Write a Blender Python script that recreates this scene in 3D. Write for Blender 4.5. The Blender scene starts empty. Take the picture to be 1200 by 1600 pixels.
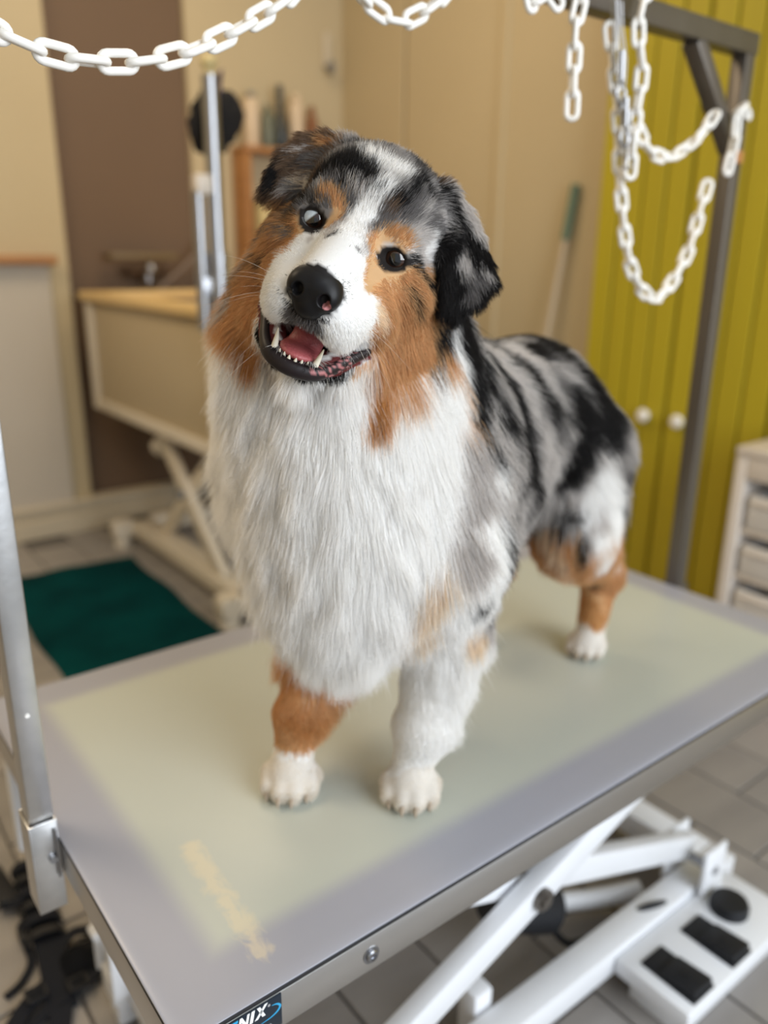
import bpy, bmesh, math, random
import numpy as np
from mathutils import Vector, Matrix, Quaternion
from mathutils.kdtree import KDTree

random.seed(7)
SC = bpy.context.scene
COL = SC.collection

# ------------------------------------------------------------------ camera
cam = bpy.data.objects.new('camera', bpy.data.cameras.new('camera'))
COL.objects.link(cam)
SC.camera = cam
_pitch, _roll, _yaw = 0.3098, 0.0118, 0.9096
_f = Vector((math.cos(_yaw) * math.cos(_pitch), math.sin(_yaw) * math.cos(_pitch), -math.sin(_pitch)))
_r = Vector((math.sin(_yaw), -math.cos(_yaw), 0))
_u = _r.cross(_f)
_r2 = _r * math.cos(_roll) + _u * math.sin(_roll)
_u2 = _u * math.cos(_roll) - _r * math.sin(_roll)
CAM_AT = Vector((-0.1590, -0.4450, 1.0586))
cam.matrix_world = Matrix(((_r2.x, _u2.x, -_f.x, CAM_AT.x), (_r2.y, _u2.y, -_f.y, CAM_AT.y),
                           (_r2.z, _u2.z, -_f.z, CAM_AT.z), (0, 0, 0, 1)))
cam.data.sensor_fit = 'VERTICAL'
cam.data.sensor_height = 36.0
cam.data.lens = 1264.2 / 1600 * 36.0
cam.data.clip_start = 0.02
cam.data.dof.use_dof = True
cam.data.dof.focus_distance = 0.595
cam.data.dof.aperture_fstop = cam.data.lens / 1000 / 0.0105

# ------------------------------------------------------------------ light
SC.view_settings.view_transform = 'Standard'
SC.view_settings.look = 'None'
SC.view_settings.gamma = 1.0
SC.view_settings.use_curve_mapping = False
SC.view_settings.exposure = -0.06
SC.cycles.max_bounces = 14
SC.cycles.diffuse_bounces = 12
SC.cycles.transmission_bounces = 12
SC.cycles.transparent_max_bounces = 8
SC.cycles.sample_clamp_indirect = 6.0

world = bpy.data.worlds.new('world')
SC.world = world
world.use_nodes = True
world.node_tree.nodes['Background'].inputs[0].default_value = (0.80, 0.89, 1.0, 1)
world.node_tree.nodes['Background'].inputs[1].default_value = 0.55


def area_light(name, loc, target, sx, sy, power, color):
    d = bpy.data.lights.new(name, 'AREA')
    d.shape = 'RECTANGLE'
    d.size, d.size_y, d.energy, d.color = sx, sy, power, color
    o = bpy.data.objects.new(name, d)
    COL.objects.link(o)
    o.location = loc
    o.rotation_euler = (Vector(target) - Vector(loc)).to_track_quat('-Z', 'Y').to_euler()
    return o


# daylight through the shop window behind the photographer, warm ceiling lamps over the room
area_light('shop_window_daylight', (0.75, -2.3, 1.50), (0.25, 0.3, 0.9), 2.0, 1.9, 92, (0.90, 0.95, 1.0))
area_light('ceiling_lamp_left', (-0.6, 1.3, 2.50), (-0.5, 1.3, 0), 0.9, 0.5, 25, (1.0, 0.80, 0.55))
area_light('ceiling_lamp_back', (1.1, 1.7, 2.50), (1.2, 1.8, 0), 0.9, 0.5, 13, (1.0, 0.80, 0.55))


# ------------------------------------------------------------------ materials
def mat(name, color=(0.8, 0.8, 0.8), rough=0.5, metal=0.0, spec=0.5, noise=None, bump=None, coat=0.0):
    """Principled material; noise = (scale, second colour, contrast, stretch), bump = (scale, strength, stretch)."""
    m = bpy.data.materials.new(name)
    m.use_nodes = True
    nt = m.node_tree
    b = nt.nodes['Principled BSDF']
    b.inputs['Base Color'].default_value = (*color, 1)
    b.inputs['Roughness'].default_value = rough
    b.inputs['Metallic'].default_value = metal
    b.inputs['Specular IOR Level'].default_value = spec
    b.inputs['Coat Weight'].default_value = coat
    tc = None
    if noise or bump:
        tc = nt.nodes.new('ShaderNodeTexCoord')

    def tex(scale, stretch, detail=6):
        mp = nt.nodes.new('ShaderNodeMapping')
        mp.inputs['Scale'].default_value = stretch
        nt.links.new(tc.outputs['Object'], mp.inputs['Vector'])
        n = nt.nodes.new('ShaderNodeTexNoise')
        n.inputs['Scale'].default_value = scale
        n.inputs['Detail'].default_value = detail
        nt.links.new(mp.outputs['Vector'], n.inputs['Vector'])
        return n
    if noise:
        sc, c2, con, st = noise
        n = tex(sc, st)
        rp = nt.nodes.new('ShaderNodeValToRGB')
        rp.color_ramp.elements[0].position = 0.5 - con
        rp.color_ramp.elements[1].position = 0.5 + con
        rp.color_ramp.elements[0].color = (*color, 1)
        rp.color_ramp.elements[1].color = (*c2, 1)
        nt.links.new(n.outputs['Fac'], rp.inputs['Fac'])
        nt.links.new(rp.outputs['Color'], b.inputs['Base Color'])
    if bump:
        sc, s, st = bump
        n = tex(sc, st)
        bp = nt.nodes.new('ShaderNodeBump')
        bp.inputs['Strength'].default_value = s
        bp.inputs['Distance'].default_value = 0.002
        nt.links.new(n.outputs['Fac'], bp.inputs['Height'])
        nt.links.new(bp.outputs['Normal'], b.inputs['Normal'])
    return m


ONE = (1, 1, 1)
M = {}
M['wall_cream'] = mat('wall_cream', (0.52, 0.43, 0.272), 0.7, noise=(1.5, (0.475, 0.388, 0.24), 0.3, ONE))
M['wall_brown'] = mat('wall_brown', (0.150, 0.093, 0.054), 0.7, noise=(2, (0.13, 0.081, 0.048), 0.3, ONE))
M['ceiling'] = mat('ceiling_white', (0.8, 0.78, 0.72), 0.8)
M['trim'] = mat('painted_trim', (0.55, 0.48, 0.36), 0.5)
M['dado'] = mat('dado_panel', (0.50, 0.45, 0.38), 0.6)
M['oak'] = mat('oak_wood', (0.42, 0.20, 0.065), 0.5, noise=(6, (0.30, 0.13, 0.04), 0.25, (1, 1, 9)))
M['grout'] = mat('floor_grout', (0.16, 0.15, 0.14), 0.9)
M['lime'] = mat('lime_paint', (0.45, 0.36, 0.012), 0.5, noise=(3, (0.38, 0.30, 0.01), 0.3, (3, 3, 0.3)))
M['lime_shade'] = mat('lime_groove_shade', (0.36, 0.285, 0.012), 0.6)  # darker lime: shade between the boards put into the colour
M['steel'] = mat('brushed_steel', (0.66, 0.65, 0.64), 0.32, 1.0, bump=(40, 0.12, (0.05, 1, 30)))
M['galv'] = mat('galvanised_steel', (0.76, 0.76, 0.76), 0.36, 1.0, noise=(26, (0.58, 0.59, 0.60), 0.25, ONE), bump=(90, 0.1, ONE))
M['bar_steel'] = mat('grey_steel_tube', (0.155, 0.14, 0.125), 0.38, 0.6, noise=(30, (0.12, 0.105, 0.09), 0.3, (1, 1, 0.2)))
M['chrome'] = mat('chrome', (0.36, 0.37, 0.40), 0.28, 1.0)
M['white_metal'] = mat('white_powder_coat', (0.82, 0.84, 0.88), 0.35, noise=(5, (0.74, 0.76, 0.80), 0.3, ONE))
M['chain_white'] = mat('white_plastic', (0.86, 0.84, 0.80), 0.38)
M['rubber'] = mat('black_rubber', (0.016, 0.016, 0.018), 0.35)
M['black_plastic'] = mat('black_plastic', (0.012, 0.013, 0.016), 0.5, spec=0.3)
M['black_web'] = mat('black_webbing', (0.010, 0.012, 0.018), 0.8, spec=0.2, bump=(300, 0.5, ONE))
M['black_felt'] = mat('black_cloth', (0.008, 0.007, 0.008), 0.95)
M['purple'] = mat('purple_strap', (0.05, 0.025, 0.10), 0.7)
M['tub_cream'] = mat('tub_cream_panel', (0.47, 0.385, 0.25), 0.45)
M['tub_frame'] = mat('tub_frame_paint', (0.66, 0.60, 0.50), 0.4)
M['tub_rim'] = mat('tub_rim', (0.72, 0.52, 0.24), 0.4)
M['teal'] = mat('teal_pile', (0.001, 0.050, 0.054), 0.95, spec=0.05, noise=(5, (0.0005, 0.022, 0.026), 0.2, ONE), bump=(160, 1.0, ONE))
M['navy'] = mat('navy_sticker', (0.010, 0.018, 0.030), 0.25)
M['ink_white'] = mat('white_print', (0.85, 0.87, 0.88), 0.35)
M['ink_blue'] = mat('blue_print', (0.03, 0.35, 0.65), 0.35)
M['ink_grey'] = mat('grey_print', (0.35, 0.35, 0.36), 0.35)
M['drawer_white'] = mat('drawer_white', (0.66, 0.64, 0.62), 0.4)
M['tower_white'] = mat('tower_white', (0.68, 0.62, 0.56), 0.45)
M['dark_gap'] = mat('drawer_gap_shade', (0.05, 0.05, 0.052), 0.7)  # near-black colour stands in for the shade in the gaps over the drawers
M['bottle_cream'] = mat('cream_bottle', (0.62, 0.49, 0.34), 0.4)
M['bottle_dark'] = mat('dark_bottle', (0.030, 0.035, 0.034), 0.3)
M['bottle_green'] = mat('grey_green_bottle', (0.13, 0.14, 0.10), 0.35)
M['bottle_brown'] = mat('amber_bottle', (0.20, 0.075, 0.025), 0.3)
M['tub_yellow'] = mat('pale_yellow_plastic', (0.55, 0.45, 0.22), 0.5)
M['pole_green'] = mat('green_grip', (0.12, 0.18, 0.12), 0.5)
M['pole_alu'] = mat('pale_pole', (0.50, 0.41, 0.29), 0.45)
M['grey_plug'] = mat('grey_socket_plastic', (0.22, 0.21, 0.19), 0.5)


def tile_material():
    m = mat('stone_tile', (0.31, 0.29, 0.27), 0.42, noise=(3.0, (0.235, 0.22, 0.21), 0.22, (1.2, 5, 1)), bump=(18, 0.12, ONE))
    nt = m.node_tree                                     # each tile a shade of its own
    b = nt.nodes['Principled BSDF']
    oi = nt.nodes.new('ShaderNodeObjectInfo')
    mr = nt.nodes.new('ShaderNodeMapRange')
    mr.inputs['To Min'].default_value, mr.inputs['To Max'].default_value = 0.88, 1.10
    hs = nt.nodes.new('ShaderNodeHueSaturation')
    old = b.inputs['Base Color'].links[0].from_socket
    nt.links.new(oi.outputs['Random'], mr.inputs['Value'])
    nt.links.new(mr.outputs['Result'], hs.inputs['Value'])
    nt.links.new(old, hs.inputs['Color'])
    nt.links.new(hs.outputs['Color'], b.inputs['Base Color'])
    return m


M['tile'] = tile_material()


# ------------------------------------------------------------------ mesh helpers
def orient(d):
    """Rotation matrix taking +Z to direction d."""
    return Vector(d).normalized().to_track_quat('Z', 'Y').to_matrix()


def add_box(bm, c, size, rot=None, bevel=0.0, seg=2):
    r = bmesh.ops.create_cube(bm, size=1.0)
    vs = r['verts']
    for v in vs:
        v.co = Vector((v.co.x * size[0], v.co.y * size[1], v.co.z * size[2]))
    if bevel > 0:
        es = list({e for v in vs for e in v.link_edges})
        rb = bmesh.ops.bevel(bm, geom=es, offset=bevel, segments=seg, affect='EDGES', profile=0.5)
        vs = list({v for f in rb['faces'] for v in f.verts} | {v for v in vs if v.is_valid})
    mt = Matrix.Translation(c)
    if rot is not None:
        mt = mt @ (rot.to_4x4() if len(rot) == 3 else rot)
    for v in vs:
        v.co = mt @ v.co
    return vs


def add_bar(bm, a, b, w, h, up=(0, 0, 1), bevel=0.0):
    """Rectangular bar from a to b, w across, h along up."""
    a, b, up = Vector(a), Vector(b), Vector(up)
    x = (b - a).normalized()
    y = up.cross(x).normalized()
    z = x.cross(y)
    rot = Matrix((x, y, z)).transposed()
    return add_box(bm, (a + b) / 2, ((b - a).length, w, h), rot, bevel)


def add_cyl(bm, a, b, r1, r2=None, n=24, caps=True):
    a, b = Vector(a), Vector(b)
    r2 = r1 if r2 is None else r2
    res = bmesh.ops.create_cone(bm, cap_ends=caps, cap_tris=False, segments=n, radius1=r1, radius2=r2, depth=(b - a).length)
    mt = Matrix.Translation((a + b) / 2) @ orient(b - a).to_4x4()
    for v in res['verts']:
        v.co = mt @ v.co
    return res['verts']


def add_sphere(bm, c, r, scale=(1, 1, 1), rot=None, u=20, v=12):
    res = bmesh.ops.create_uvsphere(bm, u_segments=u, v_segments=v, radius=r)
    mt = Matrix.Translation(c)
    if rot is not None:
        mt = mt @ rot.to_4x4()
    for q in res['verts']:
        q.co = mt @ Vector((q.co.x * scale[0], q.co.y * scale[1], q.co.z * scale[2]))
    return res['verts']


def add_lathe(bm, c, prof, n=24, axis=(0, 0, 1)):
    """prof: (radius, height) pairs from bottom to top."""
    rot = orient(axis)
    rings = []
    for r, z in prof:
        ring = []
        for i in range(n):
            t = 2 * math.pi * i / n
            ring.append(bm.verts.new(Vector(c) + rot @ Vector((r * math.cos(t), r * math.sin(t), z))))
        rings.append(ring)
    for p, q in zip(rings, rings[1:]):
        for i in range(n):
            bm.faces.new((p[i], p[(i + 1) % n], q[(i + 1) % n], q[i]))
    bm.faces.new(list(reversed(rings[0])))
    bm.faces.new(rings[-1])


def catmull(pts, n=8, closed=False):
    pts = [Vector(p) for p in pts]
    out = []
    m = len(pts)
    rng = range(m if closed else m - 1)
    for i in rng:
        g = (lambda k: pts[k % m]) if closed else (lambda k: pts[max(0, min(m - 1, k))])
        p0, p1, p2, p3 = g(i - 1), g(i), g(i + 1), g(i + 2)
        for k in range(n):
            t = k / n
            out.append(0.5 * ((2 * p1) + (p2 - p0) * t + (2 * p0 - 5 * p1 + 4 * p2 - p3) * t * t + (3 * p1 - p0 - 3 * p2 + p3) * t ** 3))
    if not closed:
        out.append(pts[-1])
    return out


def add_tube(bm, pts, r, n=10, closed=False, flat=1.0, up=None):
    """Tube of radius r (number or list) along pts; flat squeezes it along its second axis."""
    pts = [Vector(p) for p in pts]
    m = len(pts)
    rings, prev = [], None
    for i, p in enumerate(pts):
        if closed:
            t = (pts[(i + 1) % m] - pts[i - 1]).normalized()
        else:
            t = (pts[min(i + 1, m - 1)] - pts[max(i - 1, 0)]).normalized()
        if up is not None:
            a = Vector(up).cross(t)
            if a.length < 1e-5:
                a = t.orthogonal()
        elif prev is None:
            a = t.orthogonal()
        else:
            a = prev - t * prev.dot(t)
        a.normalize()
        prev = a
        b = t.cross(a)
        rr = r[i] if isinstance(r, (list, tuple)) else r
        rings.append([bm.verts.new(p + (a * math.cos(2 * math.pi * k / n) + b * flat * math.sin(2 * math.pi * k / n)) * rr) for k in range(n)])
    for i in range(m if closed else m - 1):
        p, q = rings[i], rings[(i + 1) % m]
        for k in range(n):
            bm.faces.new((p[k], p[(k + 1) % n], q[(k + 1) % n], q[k]))
    if not closed:
        bm.faces.new(list(reversed(rings[0])))
        bm.faces.new(rings[-1])


def add_strap(bm, pts, w, t, up=(0, 0, 1)):
    """Flat band of width w and thickness t along pts, lying flat against up."""
    pts = [Vector(p) for p in pts]
    rings = []
    for i, p in enumerate(pts):
        tg = (pts[min(i + 1, len(pts) - 1)] - pts[max(i - 1, 0)]).normalized()
        side = tg.cross(Vector(up)).normalized()
        nn = side.cross(tg)
        rings.append([bm.verts.new(p + side * sx * w / 2 + nn * sz * t / 2) for sx, sz in ((-1, -1), (1, -1), (1, 1), (-1, 1))])
    for p, q in zip(rings, rings[1:]):
        for k in range(4):
            bm.faces.new((p[k], p[(k + 1) % 4], q[(k + 1) % 4], q[k]))
    bm.faces.new(list(reversed(rings[0])))
    bm.faces.new(rings[-1])


def obj(name, bm, m, parent=None, smooth=True, loc=None):
    """Link a bmesh as one object; a child keeps world coordinates relative to its parent's location."""
    bmesh.ops.recalc_face_normals(bm, faces=bm.faces[:])
    me = bpy.data.meshes.new(name)
    origin = Vector(loc) if loc is not None else Vector((0, 0, 0))
    base = Vector((0, 0, 0))
    p = parent
    while p is not None:
        base += p.location
        p = p.parent
    off = base + (origin if parent is None else Vector((0, 0, 0)))
    for v in bm.verts:
        v.co -= off
    bm.to_mesh(me)
    bm.free()
    if smooth:
        for p in me.polygons:
            p.use_smooth = True
        me.set_sharp_from_angle(angle=math.radians(38))
    me.materials.append(M[m] if isinstance(m, str) else m)
    o = bpy.data.objects.new(name, me)
    COL.objects.link(o)
    if parent is not None:
        o.parent = parent
    elif loc is not None:
        o.location = loc
    return o


def tag(o, label, cat, group=None):
    o['label'] = label
    o['category'] = cat
    if group:
        o['group'] = group
    return o


def thing(name, label, cat, loc=(0, 0, 0), group=None):
    o = bpy.data.objects.new(name, None)
    COL.objects.link(o)
    o.empty_display_size = 0.05
    o.location = loc
    return tag(o, label, cat, group)


def struct(name, bm, m, parent=None, smooth=False):
    o = obj(name, bm, m, parent, smooth)
    if parent is None:
        o['kind'] = 'structure'
    return o


def box_obj(name, c, size, m, parent=None, bevel=0.0, rot=None):
    bm = bmesh.new()
    add_box(bm, c, size, rot, bevel)
    return obj(name, bm, m, parent)


def copy_tree(o, parent=None):
    c = o.copy()
    COL.objects.link(c)
    if parent is not None:
        c.parent = parent
    for ch in list(o.children):
        copy_tree(ch, c)
    return c


# ================================================================== the room
XW, YW = 2.064, 2.73                   # the lime wall side and the back wall


def room():
    bm = bmesh.new()
    add_box(bm, (0.2, 0.6, -0.035), (4.0, 4.8, 0.05))
    fl = struct('floor', bm, 'grout')
    # stone tiles, every second course shifted by half a tile
    tm = bmesh.new()
    add_box(tm, (0, 0, -0.006), (0.1505, 0.2405, 0.012), None, 0.0018, 1)
    proto = obj('tile', tm, 'tile', fl, smooth=False)
    first = True
    for i in range(-6, 13):
        for j in range(-3, 11):
            x = 0.1375 + 0.155 * i
            y = 0.1025 + 0.245 * j + (0.1225 if i % 2 else 0.0)
            if y < -0.55 or y > 2.62:
                continue
            t = proto if first else proto.copy()
            if not first:
                COL.objects.link(t)
            first = False
            t.location = (x, y, 0)
    bm = bmesh.new()
    add_box(bm, (0.2, YW + 0.06, 1.25), (4.0, 0.08, 2.5))
    wb = struct('wall_back', bm, 'wall_brown')
    for x0, x1, y0 in ((-1.8, 0.815, YW - 0.035), (1.335, XW, YW - 0.012)):
        bm = bmesh.new()
        add_box(bm, ((x0 + x1) / 2, (y0 + YW + 0.02) / 2, 1.25), (x1 - x0, YW + 0.02 - y0, 2.5), None, 0.004)
        struct('wall_panel', bm, 'wall_cream', wb)
    bm = bmesh.new()
    add_box(bm, (-0.55, YW - 0.045, 0.56), (2.58, 0.02, 0.90), None, 0.004)
    struct('dado_panel', bm, 'dado', wb)
    bm = bmesh.new()
    add_box(bm, (-0.55, YW - 0.065, 1.022), (2.62, 0.075, 0.030), None, 0.006)
    struct('trim_1', bm, 'oak')
    # stepped skirting
    bm = bmesh.new()
    for z0, z1, d in ((0, 0.075, 0.075), (0.075, 0.105, 0.060), (0.105, 0.128, 0.072)):
        add_box(bm, (0.13, YW - d / 2, (z0 + z1) / 2), (3.86, d, z1 - z0), None, 0.004)
    struct('baseboard_back', bm, 'trim')
    bm = bmesh.new()
    add_box(bm, (XW + 0.04, 0.6, 1.25), (0.08, 4.8, 2.5))
    wr = struct('wall_right', bm, 'wall_cream')
    for y0, y1 in ((1.255, 1.735), (1.765, 2.28), (2.30, 2.718)):
        bm = bmesh.new()
        add_box(bm, (XW - 0.008, (y0 + y1) / 2, 1.25), (0.016, y1 - y0, 2.5), None, 0.004)
        struct('wall_panel', bm, 'wall_cream', wr)
    bm = bmesh.new()
    add_box(bm, (XW - 0.014, 1.75, 1.25), (0.026, 0.036, 2.5), None, 0.005)
    struct('trim_2', bm, 'wall_cream')
    bm = bmesh.new()
    add_box(bm, (XW - 0.02, 1.98, 0.06), (0.04, 1.44, 0.12), None, 0.004)
    struct('baseboard_right', bm, 'trim')
    bm = bmesh.new()
    add_box(bm, (-1.84, 0.6, 1.25), (0.08, 4.8, 2.5))
    struct('wall_left', bm, 'wall_cream')
    bm = bmesh.new()
    add_box(bm, (0.2, 0.6, 2.57), (4.0, 4.8, 0.06))
    struct('ceiling', bm, 'ceiling')


room()


# ------------------------------------------------------------------ lime cupboard
def cupboard():
    t = thing('board_cupboard', 'tall lime green cupboard with doors of upright boards, in the corner behind the grooming table', 'cupboard', (XW - 0.09, 0.63, 0))
    bm = bmesh.new()
    add_box(bm, (XW - 0.045, 0.46, 1.25), (0.055, 1.57, 2.49))
    obj('carcass', bm, 'lime_shade', t, smooth=False)
    for d, (y1, y0) in enumerate(((1.245, 0.938), (0.932, 0.625), (0.619, 0.312), (0.306, 0.0), (-0.006, -0.30))):
        bm = bmesh.new()
        add_box(bm, (XW - 0.077, (y0 + y1) / 2, 1.24), (0.008, y1 - y0, 2.44))
        door = obj('door', bm, 'lime_shade', t, smooth=False)
        n = 4
        w = (y1 - y0) / n
        for k in range(n):
            bm = bmesh.new()
            yc = y0 + (k + 0.5) * w
            add_box(bm, (XW - 0.086, yc, 1.24), (0.012 + 0.002 * (k % 2), w - 0.006, 2.44), None, 0.004, 2)
            obj('board', bm, 'lime', door, smooth=False)
        if d < 4:
            yk = y0 + 0.055 if d % 2 == 0 else y1 - 0.055
            bm = bmesh.new()
            add_lathe(bm, (XW - 0.090, yk, 0.598), [(0.009, 0), (0.008, 0.012), (0.018, 0.018), (0.021, 0.026), (0.016, 0.034), (0.004, 0.037)], 20, (-1, 0, 0))
            k = obj('knob', bm, 'chain_white', door)
            k['label'] = 'round cream knob'


cupboard()


def drawer_tower():
    t = thing('drawer_tower', 'low white storage unit with pale pull out boxes, standing before the lime cupboard', 'drawer unit', (1.80, 0.35, 0))
    X, y1, y0, D = 1.68, 0.536, 0.16, 0.245             # open side faces the table
    yc = (y0 + y1) / 2
    bm = bmesh.new()
    add_box(bm, (X + D / 2, yc, 0.617), (D + 0.01, y1 - y0, 0.020), None, 0.003)
    obj('top_board', bm, 'tower_white', t)
    bm = bmesh.new()
    add_box(bm, (X + 0.008, yc, 0.578), (0.016, y1 - y0 - 0.060, 0.056), None, 0.003)
    obj('front_rail', bm, 'tower_white', t)
    for y in (y1 - 0.015, y0 + 0.015):
        bm = bmesh.new()
        add_box(bm, (X + D / 2, y, 0.3035), (D, 0.030, 0.605), None, 0.003)
        obj('side_panel', bm, 'tower_white', t)
    bm = bmesh.new()
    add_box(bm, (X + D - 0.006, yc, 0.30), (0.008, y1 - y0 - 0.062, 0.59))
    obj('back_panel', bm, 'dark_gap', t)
    for z in (0.418, 0.300, 0.180, 0.035):
        bm = bmesh.new()
        add_box(bm, (X + D / 2, yc, z), (D - 0.02, y1 - y0 - 0.062, 0.014), None, 0.002)
        obj('shelf', bm, 'tower_white', t)
    w = y1 - y0 - 0.085
    for z0, z1 in ((0.427, 0.512), (0.309, 0.385), (0.189, 0.268), (0.044, 0.150)):
        bm = bmesh.new()
        zc, h = (z0 + z1) / 2, z1 - z0
        add_box(bm, (X + 0.014, yc, zc), (0.012, w, h), None, 0.003)
        add_box(bm, (X + 0.22, yc, zc), (0.010, w, h), None, 0.002)
        add_box(bm, (X + 0.115, yc - w / 2 + 0.005, zc), (0.20, 0.010, h))
        add_box(bm, (X + 0.115, yc + w / 2 - 0.005, zc), (0.20, 0.010, h))
        add_box(bm, (X + 0.115, yc, z0 + 0.004), (0.20, w, 0.008))
        dr = obj('drawer', bm, 'drawer_white', t)
        bm = bmesh.new()
        add_box(bm, (X + 0.005, yc, zc + h * 0.30), (0.008, w * 0.94, 0.008), None, 0.002)
        obj('handle_rim', bm, 'tower_white', dr)


drawer_tower()


def teal_mat():
    bm = bmesh.new()
    nx, ny = 24, 50
    x0, x1, y0, y1 = 0.335, 0.785, 1.10, 2.31
    g = []
    for i in range(nx + 1):
        row = []
        for j in range(ny + 1):
            u, v = i / nx, j / ny
            e = min(u, 1 - u, v, 1 - v)
            z = 0.005 + 0.009 * min(1, e / 0.04) + 0.0025 * math.sin(9 * u + 3 * v) * math.sin(13 * v + 1.7 * u)
            row.append(bm.verts.new((x0 + (x1 - x0) * u + 0.03 * (v - 0.5) * (u > -1) + 0.004 * math.sin(20 * v), y0 + (y1 - y0) * v - 0.03 * u + 0.004 * math.sin(17 * u), z)))
        g.append(row)
    for i in range(nx):
        for j in range(ny):
            bm.faces.new((g[i][j], g[i + 1][j], g[i + 1][j + 1], g[i][j + 1]))
    edge = [e for e in bm.edges if e.is_boundary]
    r = bmesh.ops.extrude_edge_only(bm, edges=edge)
    for v in r['geom']:
        if isinstance(v, bmesh.types.BMVert):
            v.co.z = 0.0005
    tag(obj('bath_mat', bm, 'teal'), 'dark teal pile mat lying on the floor beside the raised bath', 'mat')


teal_mat()


# ------------------------------------------------------------------ raised bath on a scissor lift, left behind the table
def lift_bath():
    t = thing('lift_bath', 'cream panelled dog bath on a white scissor lift, against the brown wall', 'bath', (1.2, 2.1, 0))
    x0, x1, y0, y1, zb, zt = 0.825, 1.62, 1.585, 2.60, 0.495, 0.895
    fr = 0.045
    # open frame of square tube with panels set in
    for (x, y) in ((x0, y0), (x0, y1), (x1, y0), (x1, y1)):
        bm = bmesh.new()
        sx = fr / 2 if x == x0 else -fr / 2
        sy = fr / 2 if y == y0 else -fr / 2
        add_box(bm, (x + sx, y + sy, (zb + zt) / 2), (fr, fr, zt - zb), None, 0.004)
        obj('corner_post', bm, 'tub_frame', t)
    for y in (y0 + fr / 2, y1 - fr / 2):
        bm = bmesh.new()
        add_box(bm, ((x0 + x1) / 2, y, zb + 0.02), (x1 - x0 - 2 * fr, 0.040, 0.040), None, 0.004)
        obj('bottom_rail', bm, 'tub_frame', t)
    for x in (x0 + fr / 2, x1 - fr / 2):
        bm = bmesh.new()
        add_box(bm, (x, (y0 + y1) / 2, zb + 0.02), (0.040, y1 - y0 - 2 * fr, 0.040), None, 0.004)
        obj('bottom_rail', bm, 'tub_frame', t)
    for c, s in (((x0 + 0.022, (y0 + y1) / 2, 0.70), (0.012, y1 - y0 - 2 * fr, 0.36)), ((x1 - 0.022, (y0 + y1) / 2, 0.70), (0.012, y1 - y0 - 2 * fr, 0.36)),
                 (((x0 + x1) / 2, y0 + 0.022, 0.70), (x1 - x0 - 2 * fr, 0.012, 0.36)), (((x0 + x1) / 2, y1 - 0.022, 0.70), (x1 - x0 - 2 * fr, 0.012, 0.36))):
        bm = bmesh.new()
        add_box(bm, c, s, None, 0.003)
        obj('side_panel', bm, 'tub_cream', t)
    # rim and basin
    bm = bmesh.new()
    w = 0.075
    for c, s in ((((x0 + x1) / 2, y0 + w / 2 - 0.015, zt + 0.006), (x1 - x0 + 0.03, w, 0.030)), (((x0 + x1) / 2, y1 - w / 2 + 0.015, zt + 0.006), (x1 - x0 + 0.03, w, 0.030)),
                 ((x0 + w / 2 - 0.015, (y0 + y1) / 2, zt + 0.0055), (w, y1 - y0 - 0.10, 0.030)), ((x1 - w / 2 + 0.015, (y0 + y1) / 2, zt + 0.0055), (w, y1 - y0 - 0.10, 0.030))):
        add_box(bm, c, s, None, 0.008)
    obj('rim', bm, 'tub_rim', t)
    bm = bmesh.new()
    add_box(bm, ((x0 + x1) / 2, (y0 + y1) / 2, 0.80), (x1 - x0 - 0.10, y1 - y0 - 0.10, 0.02), None, 0.004)
    obj('basin_floor', bm, 'tub_rim', t)
    # scissor arms, two pairs, pinned in the middle
    za, zc = 0.085, 0.465
    for x in (0.885, 1.55):
        for (ya, yb) in ((1.70, 2.10), (2.22, 1.775)):
            bm = bmesh.new()
            dx = 0.0 if ya < yb else 0.032
            add_bar(bm, (x + dx, ya, za), (x + dx, yb, zc), 0.028, 0.055, (0, 0, 1), 0.004)
            obj('scissor_arm', bm, 'tub_frame', t)
        bm = bmesh.new()
        add_cyl(bm, (x - 0.03, 1.945, 0.305), (x + 0.06, 1.945, 0.305), 0.018)
        obj('pivot_pin', bm, 'chrome', t)
        bm = bmesh.new()
        add_box(bm, (x + 0.015, 1.99, 0.065), (0.085, 0.92, 0.055), None, 0.006)
        obj('base_beam', bm, 'tub_frame', t)
    for y in (1.56, 2.42):
        bm = bmesh.new()
        add_box(bm, (1.22, y, 0.065), (0.86, 0.06, 0.055), None, 0.006)
        obj('base_beam', bm, 'tub_frame', t)
    for x in (0.825, 1.615):
        for y in (1.56, 2.42):
            bm = bmesh.new()
            add_cyl(bm, (x, y, 0), (x, y, 0.03), 0.032, 0.026)
            add_cyl(bm, (x, y, 0.03), (x, y, 0.095), 0.034)
            obj('foot', bm, 'tub_frame', t)
    for y, z in ((1.80, 0.452), (2.26, 0.472)):
        bm = bmesh.new()
        add_bar(bm, (0.92, y, z), (1.52, y, z), 0.042, 0.042, (0, 0, 1), 0.005)
        obj('cross_bar', bm, 'tub_frame', t)
    bm = bmesh.new()
    add_cyl(bm, (0.90, 2.10, 0.455), (0.90, 2.17, 0.415), 0.035)
    add_cyl(bm, (1.1, 2.15, 0.16), (1.1, 1.86, 0.40), 0.030)
    obj('lift_actuator', bm, 'tub_frame', t)


lift_bath()


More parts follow.
